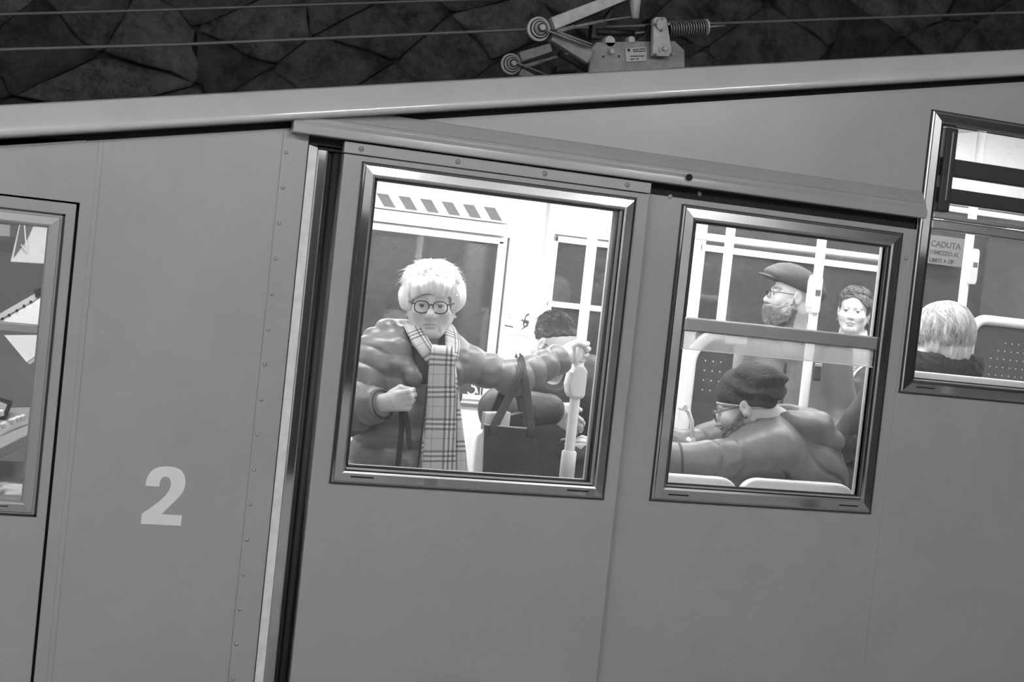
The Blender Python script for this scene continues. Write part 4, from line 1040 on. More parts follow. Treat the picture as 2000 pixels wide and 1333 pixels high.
# ================================================================== the lady with glasses, scarf and puffer jacket
def lady():
    fc = np.array([-.26, -.955, -.09]); R = frame(fc, .06); c = np.array(at(842, 597, .34))+.078*(-fc/np.linalg.norm(fc)); s = .97
    SR, ER, WR = V3(.205, .475, 1.155), V3(.118, .40, .990), V3(.200, .258, 1.036)
    SL, EL, WL = V3(.475, .475, 1.188), V3(.690, .435, 1.142), V3(.875, .50, 1.222)
    nb = V3(.352, .485, 1.20)
    head = bound(xform(head_sdf(.0024, 1.3, 1.12, 1.0, .25, 1.1, lip=.6), c, R, s), c, .17)
    hr = hand_prims(WR+V3(.012, -.006, .006), (.22, .05, -.97), (.90, -.36, .22), (-.34, -.93, -.12), .86, (1.45, 1.65, 1.0), 'fist')
    hl = hand_prims(V3(.893, .512, 1.232), (.15, 0, -.98), (.62, .76, .17), (-.78, .60, -.1), .95, (1.05, 1.25, .85), 'grip')
    pr = [('u', 0, head), ('u', .03, cap(c+s*(R@V3(0, .025, -.06)), nb, .052, .058)), ('u', .04, econe((.345, .49, 1.10), (.34, .49, .80), (.13, .08), (.15, .10))),
          ('u', .04, cap(SR, SL, .06)), ('u', .04, cap(nb, (.345, .49, 1.05), .07)), ('u', .03, cap(SR, ER, .05, .042)), ('u', .03, cap(ER, WR, .040, .028)),
          ('u', .03, cap(SL, EL, .05, .042)), ('u', .03, cap(EL, V3(.893, .512, 1.232), .040, .028))]
    hrb = bound(compose(hr), WR+V3(.05, -.02, .01), .15); hlb = bound(compose(hl), V3(.94, .54, 1.24), .15)
    pr += [('u', .012, hrb), ('u', .012, hlb)]
    def tn(v):
        t = np.full(len(v), .56); L = to_local(v, c, R, s); k = np.linalg.norm(L, axis=1) < .16
        t[k] = head_tone(L[k], .57, .40, .82, lash=.7); t[k] *= 1+.05*noise3(v[k], 60, 2); return t
    o = sdf_object('person', compose(pr), (.02, .13, .72), (1.08, .68, 1.56), .0028, 'skin', None, tn)
    setp(o, 'white-haired standing passenger with round glasses, puffer jacket and tartan scarf, gripping a pole', 'person')
    eyes(o, c, R, s, (.0, -1, -.02))
    glasses(o, c, R, s, 'round', .0021, .0245, .0205, y=-.104, z=-.004)
    for sd in (-1, 1):
        p = c+s*(R@V3(sd*.083, .006, -.045)); MB().lathe(p, (0, 0, 1), [(-.0045, .001), (-.003, .0037), (0, .0046), (.003, .0037), (.0045, .001)], 10).build('earring', 'pearl', o, smooth=True)
    # hair: soft cap with locks
    def hair(P):
        L = (P-c)@R/s; x, y, z = L.T
        d = ell((0, .020, .048), (.100, .108, .096))(L)
        d = smin(d, ell((-.080, .018, .016), (.030, .055, .046))(L), .03); d = smin(d, ell((.080, .018, .016), (.030, .055, .046))(L), .03)
        d = smin(d, ell((0, -.062, .070), (.070, .036, .030))(L), .03)
        ph = np.arctan2(x, -y); d = d-.008*noise3(L, 20, 3)-.008*noise3(np.stack([ph*7, z*16, y*10], 1), 1.0, 5)-.004*noise3(np.stack([ph*18, z*26, y*14], 1), 1.0, 8)
        face = smax(z-(.038-.25*np.abs(x)-.006*np.sin(x*70)), np.abs(x)-.066, .012); face = smax(face, y-.0, .01)
        d = smax(d, -smax(face, -(.0-y)-.02, .0), .008)
        return smax(d, -(z+.038), .02)
    h = sdf_object('hair', hair, c-.17, c+.18, .0036, 'hair_white', o)
    hl_ = lambda ph: 1.20+.50*(1-math.cos(ph))*.5+.35*max(0, -math.cos(ph))
    strands('hair_clumps', 'hair_white', h, c, R, s, 230, (0, .020, .044), (.093, .103, .091), hl_, (0, 1.0), (.55, 1.0), .05, .5, .0075, 8, .12, 21, .15, 1.2, crown=(.2, 0), ring=6, flat=.55)
    strands('hair_locks', 'hair_white', h, c, R, s, 650, (0, .020, .046), (.098, .108, .096), hl_, (0, 1.15), (.45, .95), .06, .6, .0011, 7, .2, 3, .15, 1.6, crown=(.25, 0))
    # puffer jacket
    def nz(f, a=.003, sc=14): return lambda P: f(P)+a*noise3(P, sc, 4)+a*.7*noise3(P*V3(1, 1, 1.8), sc*2.2, 9)
    j = [('u', 0, econe((.348, .488, 1.165), (.338, .478, .76), (.165, .118), (.192, .165), .075, .016, .25)), ('u', .05, cap(SR+[.02, 0, .0], SL-[.02, 0, 0], .088)),
         ('u', .018, cap(SR, ER, .090, .080, .064, .010, .1)), ('u', .018, cap(ER, WR-[.01, -.006, .003], .078, .056, .060, .010, .3)),
         ('u', .018, cap(SL, EL, .067, .055, .064, .010, .4)), ('u', .018, cap(EL, WL, .061, .050, .060, .010, .2)),
         ('u', .012, cap((.248, .50, 1.262), (.318, .352, 1.122), .040, .030)), ('u', .012, cap((.455, .50, 1.268), (.425, .362, 1.138), .036, .028)),
         ('u', .02, cap((.250, .54, 1.262), (.455, .54, 1.268), .040)), ('u', .012, cap((.200, .50, 1.235), (.262, .39, 1.16), .034, .026)), ('u', .012, cap((.498, .50, 1.235), (.462, .39, 1.16), .03, .024))]
    j += [('s', .012, cap((.352, .44, 1.34), (.362, .36, 1.13), .075, .030)), ('s', .004, cap((.362, .31, 1.15), (.36, .29, .76), .0035))]
    a1 = (WR-ER)/np.linalg.norm(WR-ER); a2 = (WL-EL)/np.linalg.norm(WL-EL)
    j += [('i', .004, lambda P: np.where(np.linalg.norm(P-WR, axis=1) < .12, (P-WR)@a1-.002, -.1)), ('i', .004, lambda P: np.where(np.linalg.norm(P-WL, axis=1) < .12, (P-WL)@a2-.004, -.1)), ('i', .01, lambda P: .765-P[:, 2])]
    base = nz(compose(j))
    jk = sdf_object('puffer_jacket', base, (-.01, .20, .74), (.95, .70, 1.34), .0038, 'puffer', o)
    for (w_, ax, r) in ((WR, a1, .050), (WL, a2, .047)):
        MB().lathe(w_-ax*.004, ax, [(-.012, r*.93), (-.008, r), (.004, r), (.008, r*.9), (.004, r*.8), (-.012, r*.8)], 24).build('cuff', 'strap_dark', jk, smooth=True)
    MB().tube([(.362, .338, 1.10), (.360, .330, 1.0), (.356, .322, .88), (.352, .318, .77)], .004, 6).build('zip_line', 'strap_dark', jk, smooth=True)
    # inner collar: dark jumper
    jp = [('u', 0, cap((.355, .47, 1.25), (.362, .40, 1.15), .066, .055)), ('s', .005, cap((.36, .44, 1.34), (.36, .425, 1.235), .056, .05))]
    sdf_object('jumper_collar', compose(jp), (.25, .3, 1.05), (.47, .58, 1.36), .005, 'jacket_dark', o)
    # tartan scarf
    X = (1, 0, 0)
    sc = ribbon('scarf', 'tartan', o, [at(800, 626, .47), at(806, 640, .385), at(822, 668, .315), at(840, 694, .29), at(852, 708, .285)], [.05, .05, .052, .05, .04], [(.7, -.5, .25), (.8, -.25, .3), (.85, -.1, .35), (.85, 0, .3), (.9, 0, .2)], .008, .07)
    ribbon('scarf_loop', 'tartan', sc, [at(876, 632, .47), at(882, 650, .39), at(884, 675, .325), at(882, 700, .29)], [.05, .052, .05, .04], [(.7, .5, -.2), (.85, .2, -.2), (.95, 0, -.1), (1, 0, 0)], .008, .07, .03)
    ribbon('scarf_front', 'tartan', sc, [at(866, 700, .315), at(867, 684, .30), at(866, 678, .275), at(865, 690, .255), at(863, 730, .252), at(862, 800, .250), at(859, 870, .248), at(857, 921, .248)],
           [.06, .066, .072, .080, .090, .098, .106, .112], X, .008, 1.0, .02, 6, .002)
    ribbon('scarf_tail', 'tartan', sc, [at(868, 700, .30), at(869, 740, .276), at(866, 800, .272), at(866, 870, .268), at(866, 926, .266)], [.06, .085, .115, .145, .170], [X, X, X, X, X], .008, 1.0, .05, 6, .003, 2)
    legs(o, (.42, .49, .74), (.26, .49, .74), (.42, .47, .38), (.26, .47, .38), (.42, .50, .01), (.26, .50, .01))
    # strap held in the fist: hangs down in front of the jacket
    st_ = empty('leather_strap', tuple(at(785, 850, .25)), 'dark leather strap hanging from the lady\'s closed fist', 'strap')
    ribbon('strap_tail', 'strap_dark', st_, [at(782, 752, .262), at(784, 775, .262), at(785, 800, .262), at(783, 850, .270), at(776, 918, .272)], [.018]*5, X, .004)
    ribbon('strap_end', 'strap_dark', st_, [at(787, 775, .264), at(790, 800, .258), at(797, 840, .262), at(800, 878, .262)], [.016, .018, .018, .012], X, .004)
    return o
LADY = lady()

# shopping bag hanging from her forearm
def shopping_bag():
    t = empty('shopping_bag', tuple(at(1000, 925, .42)), 'dark square shopping bag hanging from the lady\'s forearm', 'bag')
    y0, y1 = .345, .475
    A, B_, C_, D_ = at(946, 830, y0), at(1044, 838, y0), at(1062, 946, y0), at(942, 940, y0)
    A2, B2, C2, D2 = [v+V3(.035, y1-y0, .0) for v in (A, B_, C_, D_)]
    A2[0] += .0; zb = .62
    def dn(v, w_): k = (zb-v[2])/(w_[2]-v[2]); return v+(w_-v)*k
    Cb, Db, C2b, D2b = dn(B_, C_), dn(A, D_), dn(B2, C2), dn(A2, D2)
    mb = MB(); mid = (A+B_)/2+(B_-A)*.08; midb = (Db+Cb)/2+(Cb-Db)*.08+V3(0, -.012, 0)
    mb.add([A, mid+V3(0, -.008, 0), B_, Cb, midb, Db, A2, B2, C2b, D2b], [(0, 1, 4, 5), (1, 2, 3, 4), (2, 7, 8, 3), (7, 6, 9, 8), (6, 0, 5, 9), (5, 4, 3, 8, 9)])
    o = mb.build('bag_body', 'bag_dark', t); md = o.modifiers.new('thick', 'SOLIDIFY'); md.thickness = .003
    MB().add([B_+V3(.001, -.001, 0), B2+V3(.002, 0, 0), C2b+V3(.002, 0, 0), Cb+V3(.001, -.001, 0)], [(0, 1, 2, 3)])
    rim = MB().tube([A, mid+V3(0, -.008, 0), B_, B2, A2, A], .003, 6).build('bag_rim', 'bag_edge', t)
    e = at(1012, 700, .37); f = at(1012, 700, .49)
    for (p0, p1, top) in ((A+(B_-A)*.20, A+(B_-A)*.92, V3(.700, .372, 1.165)), (A2+(B2-A2)*.15, A2+(B2-A2)*.85, V3(.705, .50, 1.16))):
        ribbon('bag_handle', 'strap_dark', t, [p0+V3(0, -.004, -.03), p0+V3(0, -.004, 0), p0*.45+top*.55+V3(-.004, 0, 0), top+V3(-.012, 0, .0), top+V3(-.006, .045 if top[1] < .42 else -.03, .055), top+V3(.004, .0, -.0), p1*.45+top*.55+V3(.004, 0, 0), p1+V3(0, -.004, 0), p1+V3(0, -.004, -.03)],
               [.03, .03, .028, .026, .026, .026, .028, .03, .03], [X_ for X_ in ((1, 0, 0),)*3+((.9, 0, .4), (.3, .2, .9), (.9, 0, -.4))+((1, 0, 0),)*3], .004)
    for q_ in ((1012, 682), (985, 688)): pass
    # things peeking out
    c1 = (A+B_)/2; b1 = MB().obox(c1+V3(-.035, .05, .012), (.045, 0, .004), (0, .02, 0), (0, 0, .03)).build('paper_bundle', 'paper', t, bevel=.004)
    MB().obox(c1+V3(.03, .06, .012), (.03, 0, .008), (0, .02, 0), (0, 0, .028)).build('wrapped_item', 'jacket_dark', t, bevel=.006)
    return t
shopping_bag()
# ================================================================== the other passengers
def fold(f, a=.006, sc=9, seed=1, st=(1, 1, 1)):
    st = np.array(st, float)
    return lambda P: f(P)+a*noise3(P*st, sc, seed)+a*.45*noise3(P*st, sc*2.3, seed+5)

def seated_man():
    fc = V3(.50, -.72, -.46); R = frame(fc, .06); c = np.array(at(1085, 673, 1.2)); s = .95
    SR, ER, WR = V3(1.00, 1.26, 1.085), V3(.86, 1.08, .975), V3(1.022, .93, 1.008); SL, EL, WL = V3(1.285, 1.24, 1.12), V3(1.37, 1.12, .93), V3(1.24, .98, .86)
    hr = bound(compose(hand_prims(WR, (-.25, .35, -.75), (.85, -.05, -.45), (-.2, -.88, .42), 1.0, (.55, .6, .4), 'open', .1)), WR+V3(.06, 0, -.04), .16)
    hl = bound(compose(hand_prims(WL, (0, -.2, -1), (-.9, -.3, 0), (.3, -.9, .1), 1.0, (.8, .8, .5), 'grip')), WL+V3(-.06, 0, 0), .16)
    head = bound(xform(head_sdf(.003, 1.05, 1.0, .4), c, R, s), c, .17); nb = V3(1.09, 1.27, 1.13)
    pr = [('u', 0, head), ('u', .03, cap(c+R@V3(0, .03, -.06), nb, .055, .06)), ('u', .04, econe((1.10, 1.29, 1.05), (1.11, 1.31, .45), (.15, .09), (.15, .11))), ('u', .04, cap(SR, SL, .06)),
          ('u', .03, cap(SR, ER, .05, .042)), ('u', .03, cap(ER, WR, .04, .03)), ('u', .03, cap(SL, EL, .05, .042)), ('u', .03, cap(EL, WL, .04, .03)), ('u', .012, hr), ('u', .012, hl)]
    def tn(v):
        t = np.full(len(v), .62); L = to_local(v, c, R, s); k = np.linalg.norm(L, axis=1) < .16; t[k] = head_tone(L[k], .62, .10, .8, .3); return t
    o = sdf_object('person', compose(pr), (.72, .76, .42), (1.5, 1.5, 1.42), .0042, 'skin', None, tn)
    setp(o, 'dark-haired seated passenger bowing his head behind the lady\'s outstretched arm', 'person')
    glasses(o, c, R, s, 'rect', .0011, .025, .016)
    def hair(P):
        L = (P-c)@R/s; x, y, z = L.T; d = ell((0, .022, .040), (.080, .099, .087))(L)-.004*noise3(L, 60, 3)-.003*noise3(L, 140, 4)
        return smax(smax(d, -(z-.072+(y+.05)*.80), .012), -(z+.03+.4*(y-.02)), .01)
    h = sdf_object('hair', hair, c-.16, c+.16, .0042, 'hair_dark', o)
    strands('hair_locks', 'hair_dark', h, c, R, s, 900, (0, .022, .040), (.080, .100, .088), lambda p: .62+1.15*(1-math.cos(p))*.5, (0, 1.3), (.2, .45), .05, .5, .0011, 4, .1, 5, 0, 1.0)
    j = [('u', 0, econe((1.15, 1.29, 1.06), (1.13, 1.30, .42), (.175, .125), (.20, .17))), ('u', .05, cap(SR, SL, .085)), ('u', .03, cap(SR, ER, .085, .083)), ('u', .025, cap(ER, WR-V3(.012, 0, 0), .083, .060)),
         ('u', .03, cap(SL, EL, .092, .08)), ('u', .03, cap(EL, WL, .078, .055)), ('u', .02, cap((1.06, 1.28, 1.15), (1.22, 1.24, 1.15), .05)), ('s', .01, cap((1.10, 1.18, 1.3), (1.10, 1.15, 1.12), .07, .05))]
    sdf_object('dark_jacket', fold(compose(j), .006, 10, 2), (.68, .80, .38), (1.52, 1.52, 1.30), .0065, 'jacket_dark', o)
    ax = (WR-ER)/np.linalg.norm(WR-ER); MB().lathe(WR-ax*.012, ax, [(-.02, .058), (0, .061), (.012, .056), (.012, .045)], 22).build('cuff', 'fur_dark', o, smooth=True)
    legs(o, (1.20, 1.28, .43), (1.02, 1.28, .43), (1.22, .90, .46), (1.0, .90, .46), (1.22, .86, .01), (1.0, .86, .01), .085)
    pb = empty('waist_pouch', (1.16, .98, .80), 'dark zipped pouch on the lap of the seated man', 'pouch')
    sdf_object('pouch_body', fold(ell((1.17, .99, .845), (.10, .055, .055)), .006, 20, 3), (1.04, .9, .77), (1.3, 1.08, .93), .006, 'jacket_dark', pb)
    MB().tube([(1.09, .945, .875), (1.15, .934, .892), (1.22, .938, .885), (1.26, .955, .86)], .003, 6).build('pouch_zip', 'zip', pb, smooth=True)
seated_man()
seat(.90, 1.32, 1.50, .86, .36, -1, 'white shell seat under the dark-haired bowed passenger')

def cap_man():
    fc = V3(-.94, .30, .02); R = frame(fc, -.02); s = 1.03; c = np.array(at(1546, 578, 1.5)); tc = V3(-.50, -.866, 0); sd = V3(.866, -.50, 0)
    nb = V3(2.345, 1.56, 1.36); SR = nb-sd*.185+V3(0, 0, -.05); SL = nb+sd*.185+V3(0, 0, -.05)
    ER = V3(2.06, 1.64, 1.02); WR = V3(2.17, 1.36, .90); EL = V3(2.60, 1.46, 1.01); WL = V3(2.40, 1.26, .90)
    head = bound(xform(head_sdf(.0034, 1.2, 1.0, .6, .1), c, R, s), c, .175)
    hr = bound(compose(hand_prims(WR, (.2, .2, -.9), (.8, -.4, -.2), (-.3, -.9, 0), 1.0, (.8, .8, .5), 'grip')), WR, .18); hl = bound(compose(hand_prims(WL, (-.2, 0, -.9), (-.8, -.3, -.2), (.3, -.9, 0), 1.0, (.8, .8, .5), 'grip')), WL, .18)
    tb = nb+V3(0, .01, -.5)
    pr = [('u', 0, head), ('u', .03, cap(c+R@V3(0, .03, -.06), nb, .056, .062)), ('u', .04, cap(nb, tb, .09, .11)), ('u', .04, cap(SR, SL, .06)), ('u', .03, cap(SR, ER, .05, .042)), ('u', .03, cap(ER, WR, .04, .03)),
          ('u', .03, cap(SL, EL, .05, .042)), ('u', .03, cap(EL, WL, .04, .03)), ('u', .012, hr), ('u', .012, hl)]
    def tn(v):
        t = np.full(len(v), .60); L = to_local(v, c, R, s); k = np.linalg.norm(L, axis=1) < .17; t[k] = head_tone(L[k], .60, .14, .8, .22); return t
    o = sdf_object('person', compose(pr), (1.94, 1.12, .72), (2.74, 1.86, 1.74), .0042, 'skin', None, tn)
    setp(o, 'bearded man in flat cap and glasses standing in profile, grey zipped jacket', 'person')
    eyes(o, c, R, s, (0, -1, 0)); glasses(o, c, R, s, 'rect', .0014, .0245, .0165, y=-.106)
    MB().tube(arc(c+s*(R@V3(.082, .008, -.047)), R@V3(0, 1, 0), R@V3(0, 0, 1), .0075, 0, 6.2, 12), .0012, 6).build('earring', 'zip', o)
    b = sdf_object('beard', beard_sdf(head_sdf(.0034, 1.2, 1.0, .6, .1), c, R, s, .008, (.036, .034, .034), .010), c-.21, c+.14, .0036, 'beard_hair', o)
    mb = MB(); rg = np.random.default_rng(4)
    for i in range(1100):
        u, v_ = rg.uniform(-1.25, 1.25), rg.uniform(-.2, 1.5); d = V3(math.sin(u)*math.cos(v_*.6), -math.cos(u)*math.cos(v_*.6), -math.sin(v_)*.9); p = V3(0, -.030, -.062)+d*V3(.066, .078, .062)
        if p[2] > -.05: continue
        e = p+d*.006+V3(rg.normal(0, .004), -.004, -.012+rg.normal(0, .004)); mb.tube([c+s*(R@p), c+s*(R@((p+e)/2+d*.002)), c+s*(R@e)], [.0011, .0009, .0003], 3, caps=False)
    mb.build('beard_strands', 'beard_hair', b, fix=False)
    def fcap(P):
        L = (P-c)@R/s; x, y, z = L.T; zz = z+.30*(y+.02)
        d = ell((0, .022, .070), (.094, .124, .074))(np.stack([x, y, zz], 1)); d = smin(d, ell((0, -.070, .062), (.074, .062, .030))(np.stack([x, y, zz], 1)), .03)
        d = smax(d, .040-zz, .006); d = smin(d, ell((0, -.112, .040-.0), (.064, .046, .007))(np.stack([x, y, zz-.10*(x*x)*40*.02], 1)), .008)
        return d-.0015*noise3(L, 60, 2)
    h = sdf_object('flat_cap', fcap, c-.2, c+.2, .004, 'wool_cap', o)
    L_ = lambda *q: c+s*(R@V3(*q))
    MB().tube([L_(.092*math.sin(a), .022-.118*math.cos(a)*.98, .040-.30*(.042-.118*math.cos(a)*.98)) for a in np.linspace(.55, 2*math.pi-.55, 30)], .0022, 6).build('cap_seam', 'strap_dark', h, smooth=True)
    j = [('u', 0, econe(nb+V3(0, 0, -.10), nb+V3(0, 0, -.62), (.185, .12), (.20, .145), R=np.stack([sd, -tc, V3(0, 0, 1)], 1))), ('u', .05, cap(SR, SL, .088)), ('u', .03, cap(SR, ER, .086, .075)), ('u', .03, cap(ER, WR, .075, .055)),
         ('u', .03, cap(SL, EL, .086, .076)), ('u', .03, cap(EL, WL, .076, .055)), ('u', .02, cap(nb-sd*.10+V3(0, 0, .01), nb-sd*.02+tc*.10+V3(0, 0, -.07), .03)), ('u', .02, cap(nb+sd*.10+V3(0, 0, .01), nb+sd*.03+tc*.10+V3(0, 0, -.07), .03)),
         ('s', .01, cap(nb+V3(0, 0, .12), nb+tc*.08+V3(0, 0, -.04), .07, .05)), ('s', .004, cap(nb+tc*.15+V3(0, 0, -.02), nb+tc*.16+V3(0, 0, -.6), .004))]
    jk = sdf_object('grey_jacket', fold(compose(j), .008, 8, 3, (1, 1, .8)), (1.92, 1.08, .70), (2.76, 1.86, 1.46), .006, 'jacket_grey', o)
    z0 = nb+tc*.137
    ribbon('zip_tape', 'jacket_dark', jk, [z0+V3(0, 0, -.10)+tc*.01, z0+V3(0, 0, -.22), z0+V3(0, 0, -.36)+tc*.01], [.014]*3, sd, .006)
    MB().obox(z0+tc*.01+V3(0, 0, -.225), sd*.006, tc*.004, (0, 0, .012)).build('zip_pull', 'zip', jk)
    ribbon('backpack_strap', 'strap_dark', jk, [SL+V3(-.03, .03, .095), SL+V3(-.045, -.06, .075), SL+tc*.115+V3(-.05, 0, -.02), SL+tc*.125+V3(-.05, 0, -.12)], [.03]*4, sd, .008)
    MB().obox(SL+tc*.128+V3(-.052, -.004, -.05), sd*.016, tc*.004, (0, 0, .008)).build('strap_buckle', 'zip', jk, bevel=.002)
    # patterned scarf at the neck
    sdf_object('neck_scarf', fold(compose([('u', 0, cap(nb+V3(.03, 0, .03), nb+tc*.06+V3(0, 0, -.07), .066, .035)), ('s', .01, cap(c+R@V3(0, .03, -.06), nb+V3(0, 0, .0), .058, .055))]), .006, 30, 2), nb-.22, nb+.18, .006, 'shirt_pale', o)
    legs(o, (2.43, 1.52, .75), (2.26, 1.60, .75), (2.43, 1.48, .36), (2.26, 1.56, .36), (2.43, 1.50, .01) if False else (2.19, 1.50, .01), (2.10, 1.66, .01), .09)
cap_man()

def rear_woman():
    fc = V3(-.62, -.775, -.03); R = frame(fc, -.03); s = .96; c = np.array(at(1668, 608, 2.22)); nb = V3(3.09, 2.25, 1.36); sd = V3(.80, -.60, 0); tc = V3(-.60, -.80, 0)
    SR = nb-sd*.16+V3(0, 0, -.06); SL = nb+sd*.16+V3(0, 0, -.06); ER = V3(2.93, 2.22, 1.05); WR = V3(3.06, 2.03, 1.0); EL = V3(3.30, 2.04, 1.06); WL = V3(3.16, 1.95, 1.035)
    head = bound(xform(head_sdf(.0026, .9, 1.08, .15, .9, 1.3), c, R, s), c, .17)
    hr = bound(compose(hand_prims(WR, (.2, .2, -.9), (.9, -.3, .1), (-.2, -.9, .2), .9, (.5, .5, .3), 'grip')), WR, .17); hl = bound(compose(hand_prims(WL, (-.3, .0, -.9), (-.9, .1, .1), (0, -.95, .2), .9, (.6, .6, .4), 'grip')), WL, .17)
    pr = [('u', 0, head), ('u', .03, cap(c+R@V3(0, .028, -.06), nb, .052, .056)), ('u', .04, cap(nb, nb+V3(0, .02, -.5), .08, .1)), ('u', .04, cap(SR, SL, .055)), ('u', .03, cap(SR, ER, .045, .04)), ('u', .03, cap(ER, WR, .038, .027)),
          ('u', .03, cap(SL, EL, .045, .04)), ('u', .03, cap(EL, WL, .038, .027)), ('u', .012, hr), ('u', .012, hl)]
    def tn(v):
        t = np.full(len(v), .64); L = to_local(v, c, R, s); k = np.linalg.norm(L, axis=1) < .16; t[k] = head_tone(L[k], .60, .42, .66, lash=.4); return t
    o = sdf_object('person', compose(pr), (2.78, 1.82, .80), (3.46, 2.46, 1.70), .0038, 'skin', None, tn)
    setp(o, 'seated woman with tied-back dark hair and white roll-neck looking out beyond the flat-capped man', 'person')
    eyes(o, c, R, s, (0, -1, -.05))
    for q in (-1, 1): MB().tube(arc(c+s*(R@V3(q*.082, .006, -.052)), R@V3(0, 1, 0), R@V3(0, 0, 1), .008, 0, 6.2, 12), .0014, 6).build('earring', 'zip', o)
    def hair(P):
        L = (P-c)@R/s; x, y, z = L.T; d = ell((0, .024, .040), (.091, .104, .093))(L); ph = np.arctan2(x, -y)
        d = d-.009*noise3(L, 24, 7)-.008*noise3(np.stack([ph*8, z*14, y*6], 1), 1.0, 3)-.002*noise3(L, 120, 3); d = smin(d, ell((.045, .105, -.005), (.04, .04, .05))(L), .02); d = smin(d, cap((.078, .03, .02), (.088, .05, -.10), .024, .016)(L), .02)
        return smax(d, -smax(smax(z-(.074-.55*np.maximum(np.abs(x+.010)-.01, 0)+.004*np.sin(x*70)), y-.01+.35*(z), .01), np.abs(x)-.071, .01), .006)
    h = sdf_object('hair', hair, c-.18, c+.18, .004, 'hair_brown', o)
    strands('hair_locks', 'hair_brown', h, c, R, s, 500, (0, .024, .040), (.091, .105, .094), lambda p: .95+.9*(1-math.cos(p))*.5, (0, 1.2), (.4, .9), .02, .25, .001, 5, .03, 9, .3, .5)
    strands('hair_clumps', 'hair_brown', h, c, R, s, 120, (0, .024, .040), (.088, .101, .090), lambda p: .85+1.1*(1-math.cos(p))*.5, (.1, 1.0), (.6, 1.1), .06, .35, .0075, 7, .14, 19, .5, .9, ring=6, flat=.6)
    rn = [('u', 0, cap(nb+V3(0, -.0, .045), nb+V3(0, 0, -.06), .072, .085)), ('s', .01, cap(c+R@V3(0, .03, -.06), nb+V3(-.005, -.01, .09), .052, .060)), ('s', .01, cap(nb+tc*.01+V3(0, 0, .16), nb+tc*.01+V3(0, 0, .07), .068, .06))]
    sdf_object('roll_neck', fold(compose(rn), .004, 30, 3), nb-.16, nb+.16, .005, 'white_knit', o)
    j = [('u', 0, econe(nb+V3(0, 0, -.10), nb+V3(0, .02, -.55), (.165, .115), (.185, .15), R=np.stack([sd, -tc, V3(0, 0, 1)], 1))), ('u', .04, cap(SR, SL, .075)), ('u', .03, cap(SR, ER, .075, .066)), ('u', .03, cap(ER, WR, .066, .05)),
         ('u', .03, cap(SL, EL, .075, .066)), ('u', .03, cap(EL, WL, .066, .05)), ('s', .01, cap(nb+V3(0, 0, .14), nb+tc*.05+V3(0, 0, -.02), .075, .06))]
    m = mat('check_coat', .35, .85)
    nt = m.node_tree; ck = nt.nodes.new('ShaderNodeTexChecker'); ck.inputs['Scale'].default_value = 150; ck.inputs[1].default_value = (.62,)*3+(1,); ck.inputs[2].default_value = (.16,)*3+(1,)
    tcn = nt.nodes.new('ShaderNodeTexCoord'); nt.links.new(tcn.outputs['Object'], ck.inputs[0]); nt.links.new(ck.outputs[0], nt.nodes['Principled BSDF'].inputs['Base Color'])
    sdf_object('checked_coat', fold(compose(j), .006, 9, 6), (2.75, 1.80, .78), (3.48, 2.48, 1.42), .007, 'check_coat', o)
    for (w_, e) in ((WR, ER), (WL, EL)):
        ax = (w_-e)/np.linalg.norm(w_-e); MB().lathe(w_-ax*.03, ax, [(-.05, .052), (-.03, .056), (.02, .052), (.03, .044)], 20).build('ribbed_cuff', 'fur_dark', o, smooth=True)
        MB().lathe(w_, ax, [(0, .044), (.012, .046), (.024, .042), (.026, .034)], 20).build('shirt_cuff', 'white_knit', o, smooth=True)
    legs(o, (3.19, 2.28, .82), (3.0, 2.32, .82), (3.08, 1.86, .84), (2.86, 1.95, .84), (3.06, 1.84, .43), (2.84, 1.93, .43), .085)
    bg = empty('round_bag', tuple(at(1692, 815, 1.86)), 'dark round bag with white piping on the rear woman\'s lap', 'bag')
    bc = np.array(at(1697, 765, 1.84))
    sdf_object('bag_body', fold(ell(bc, (.125, .04, .135)), .005, 18, 2), bc-.17, bc+.17, .006, 'jacket_mid', bg)
    MB().tube([bc+V3(.125*math.cos(a), -.018, .135*math.sin(a)) for a in np.linspace(0, 2*math.pi, 40)], .006, 8).build('piping', 'white_tube', bg, smooth=True)
    MB().tube([bc+V3(.02, -.04, .12), bc+V3(.04, -.048, .03), bc+V3(.045, -.045, -.06)], .004, 6).build('bag_zip', 'strap_dark', bg, smooth=True)
rear_woman()
seat(2.88, 3.32, 2.46, 1.30, .76, -1, 'white shell seat under the woman with the roll-neck')

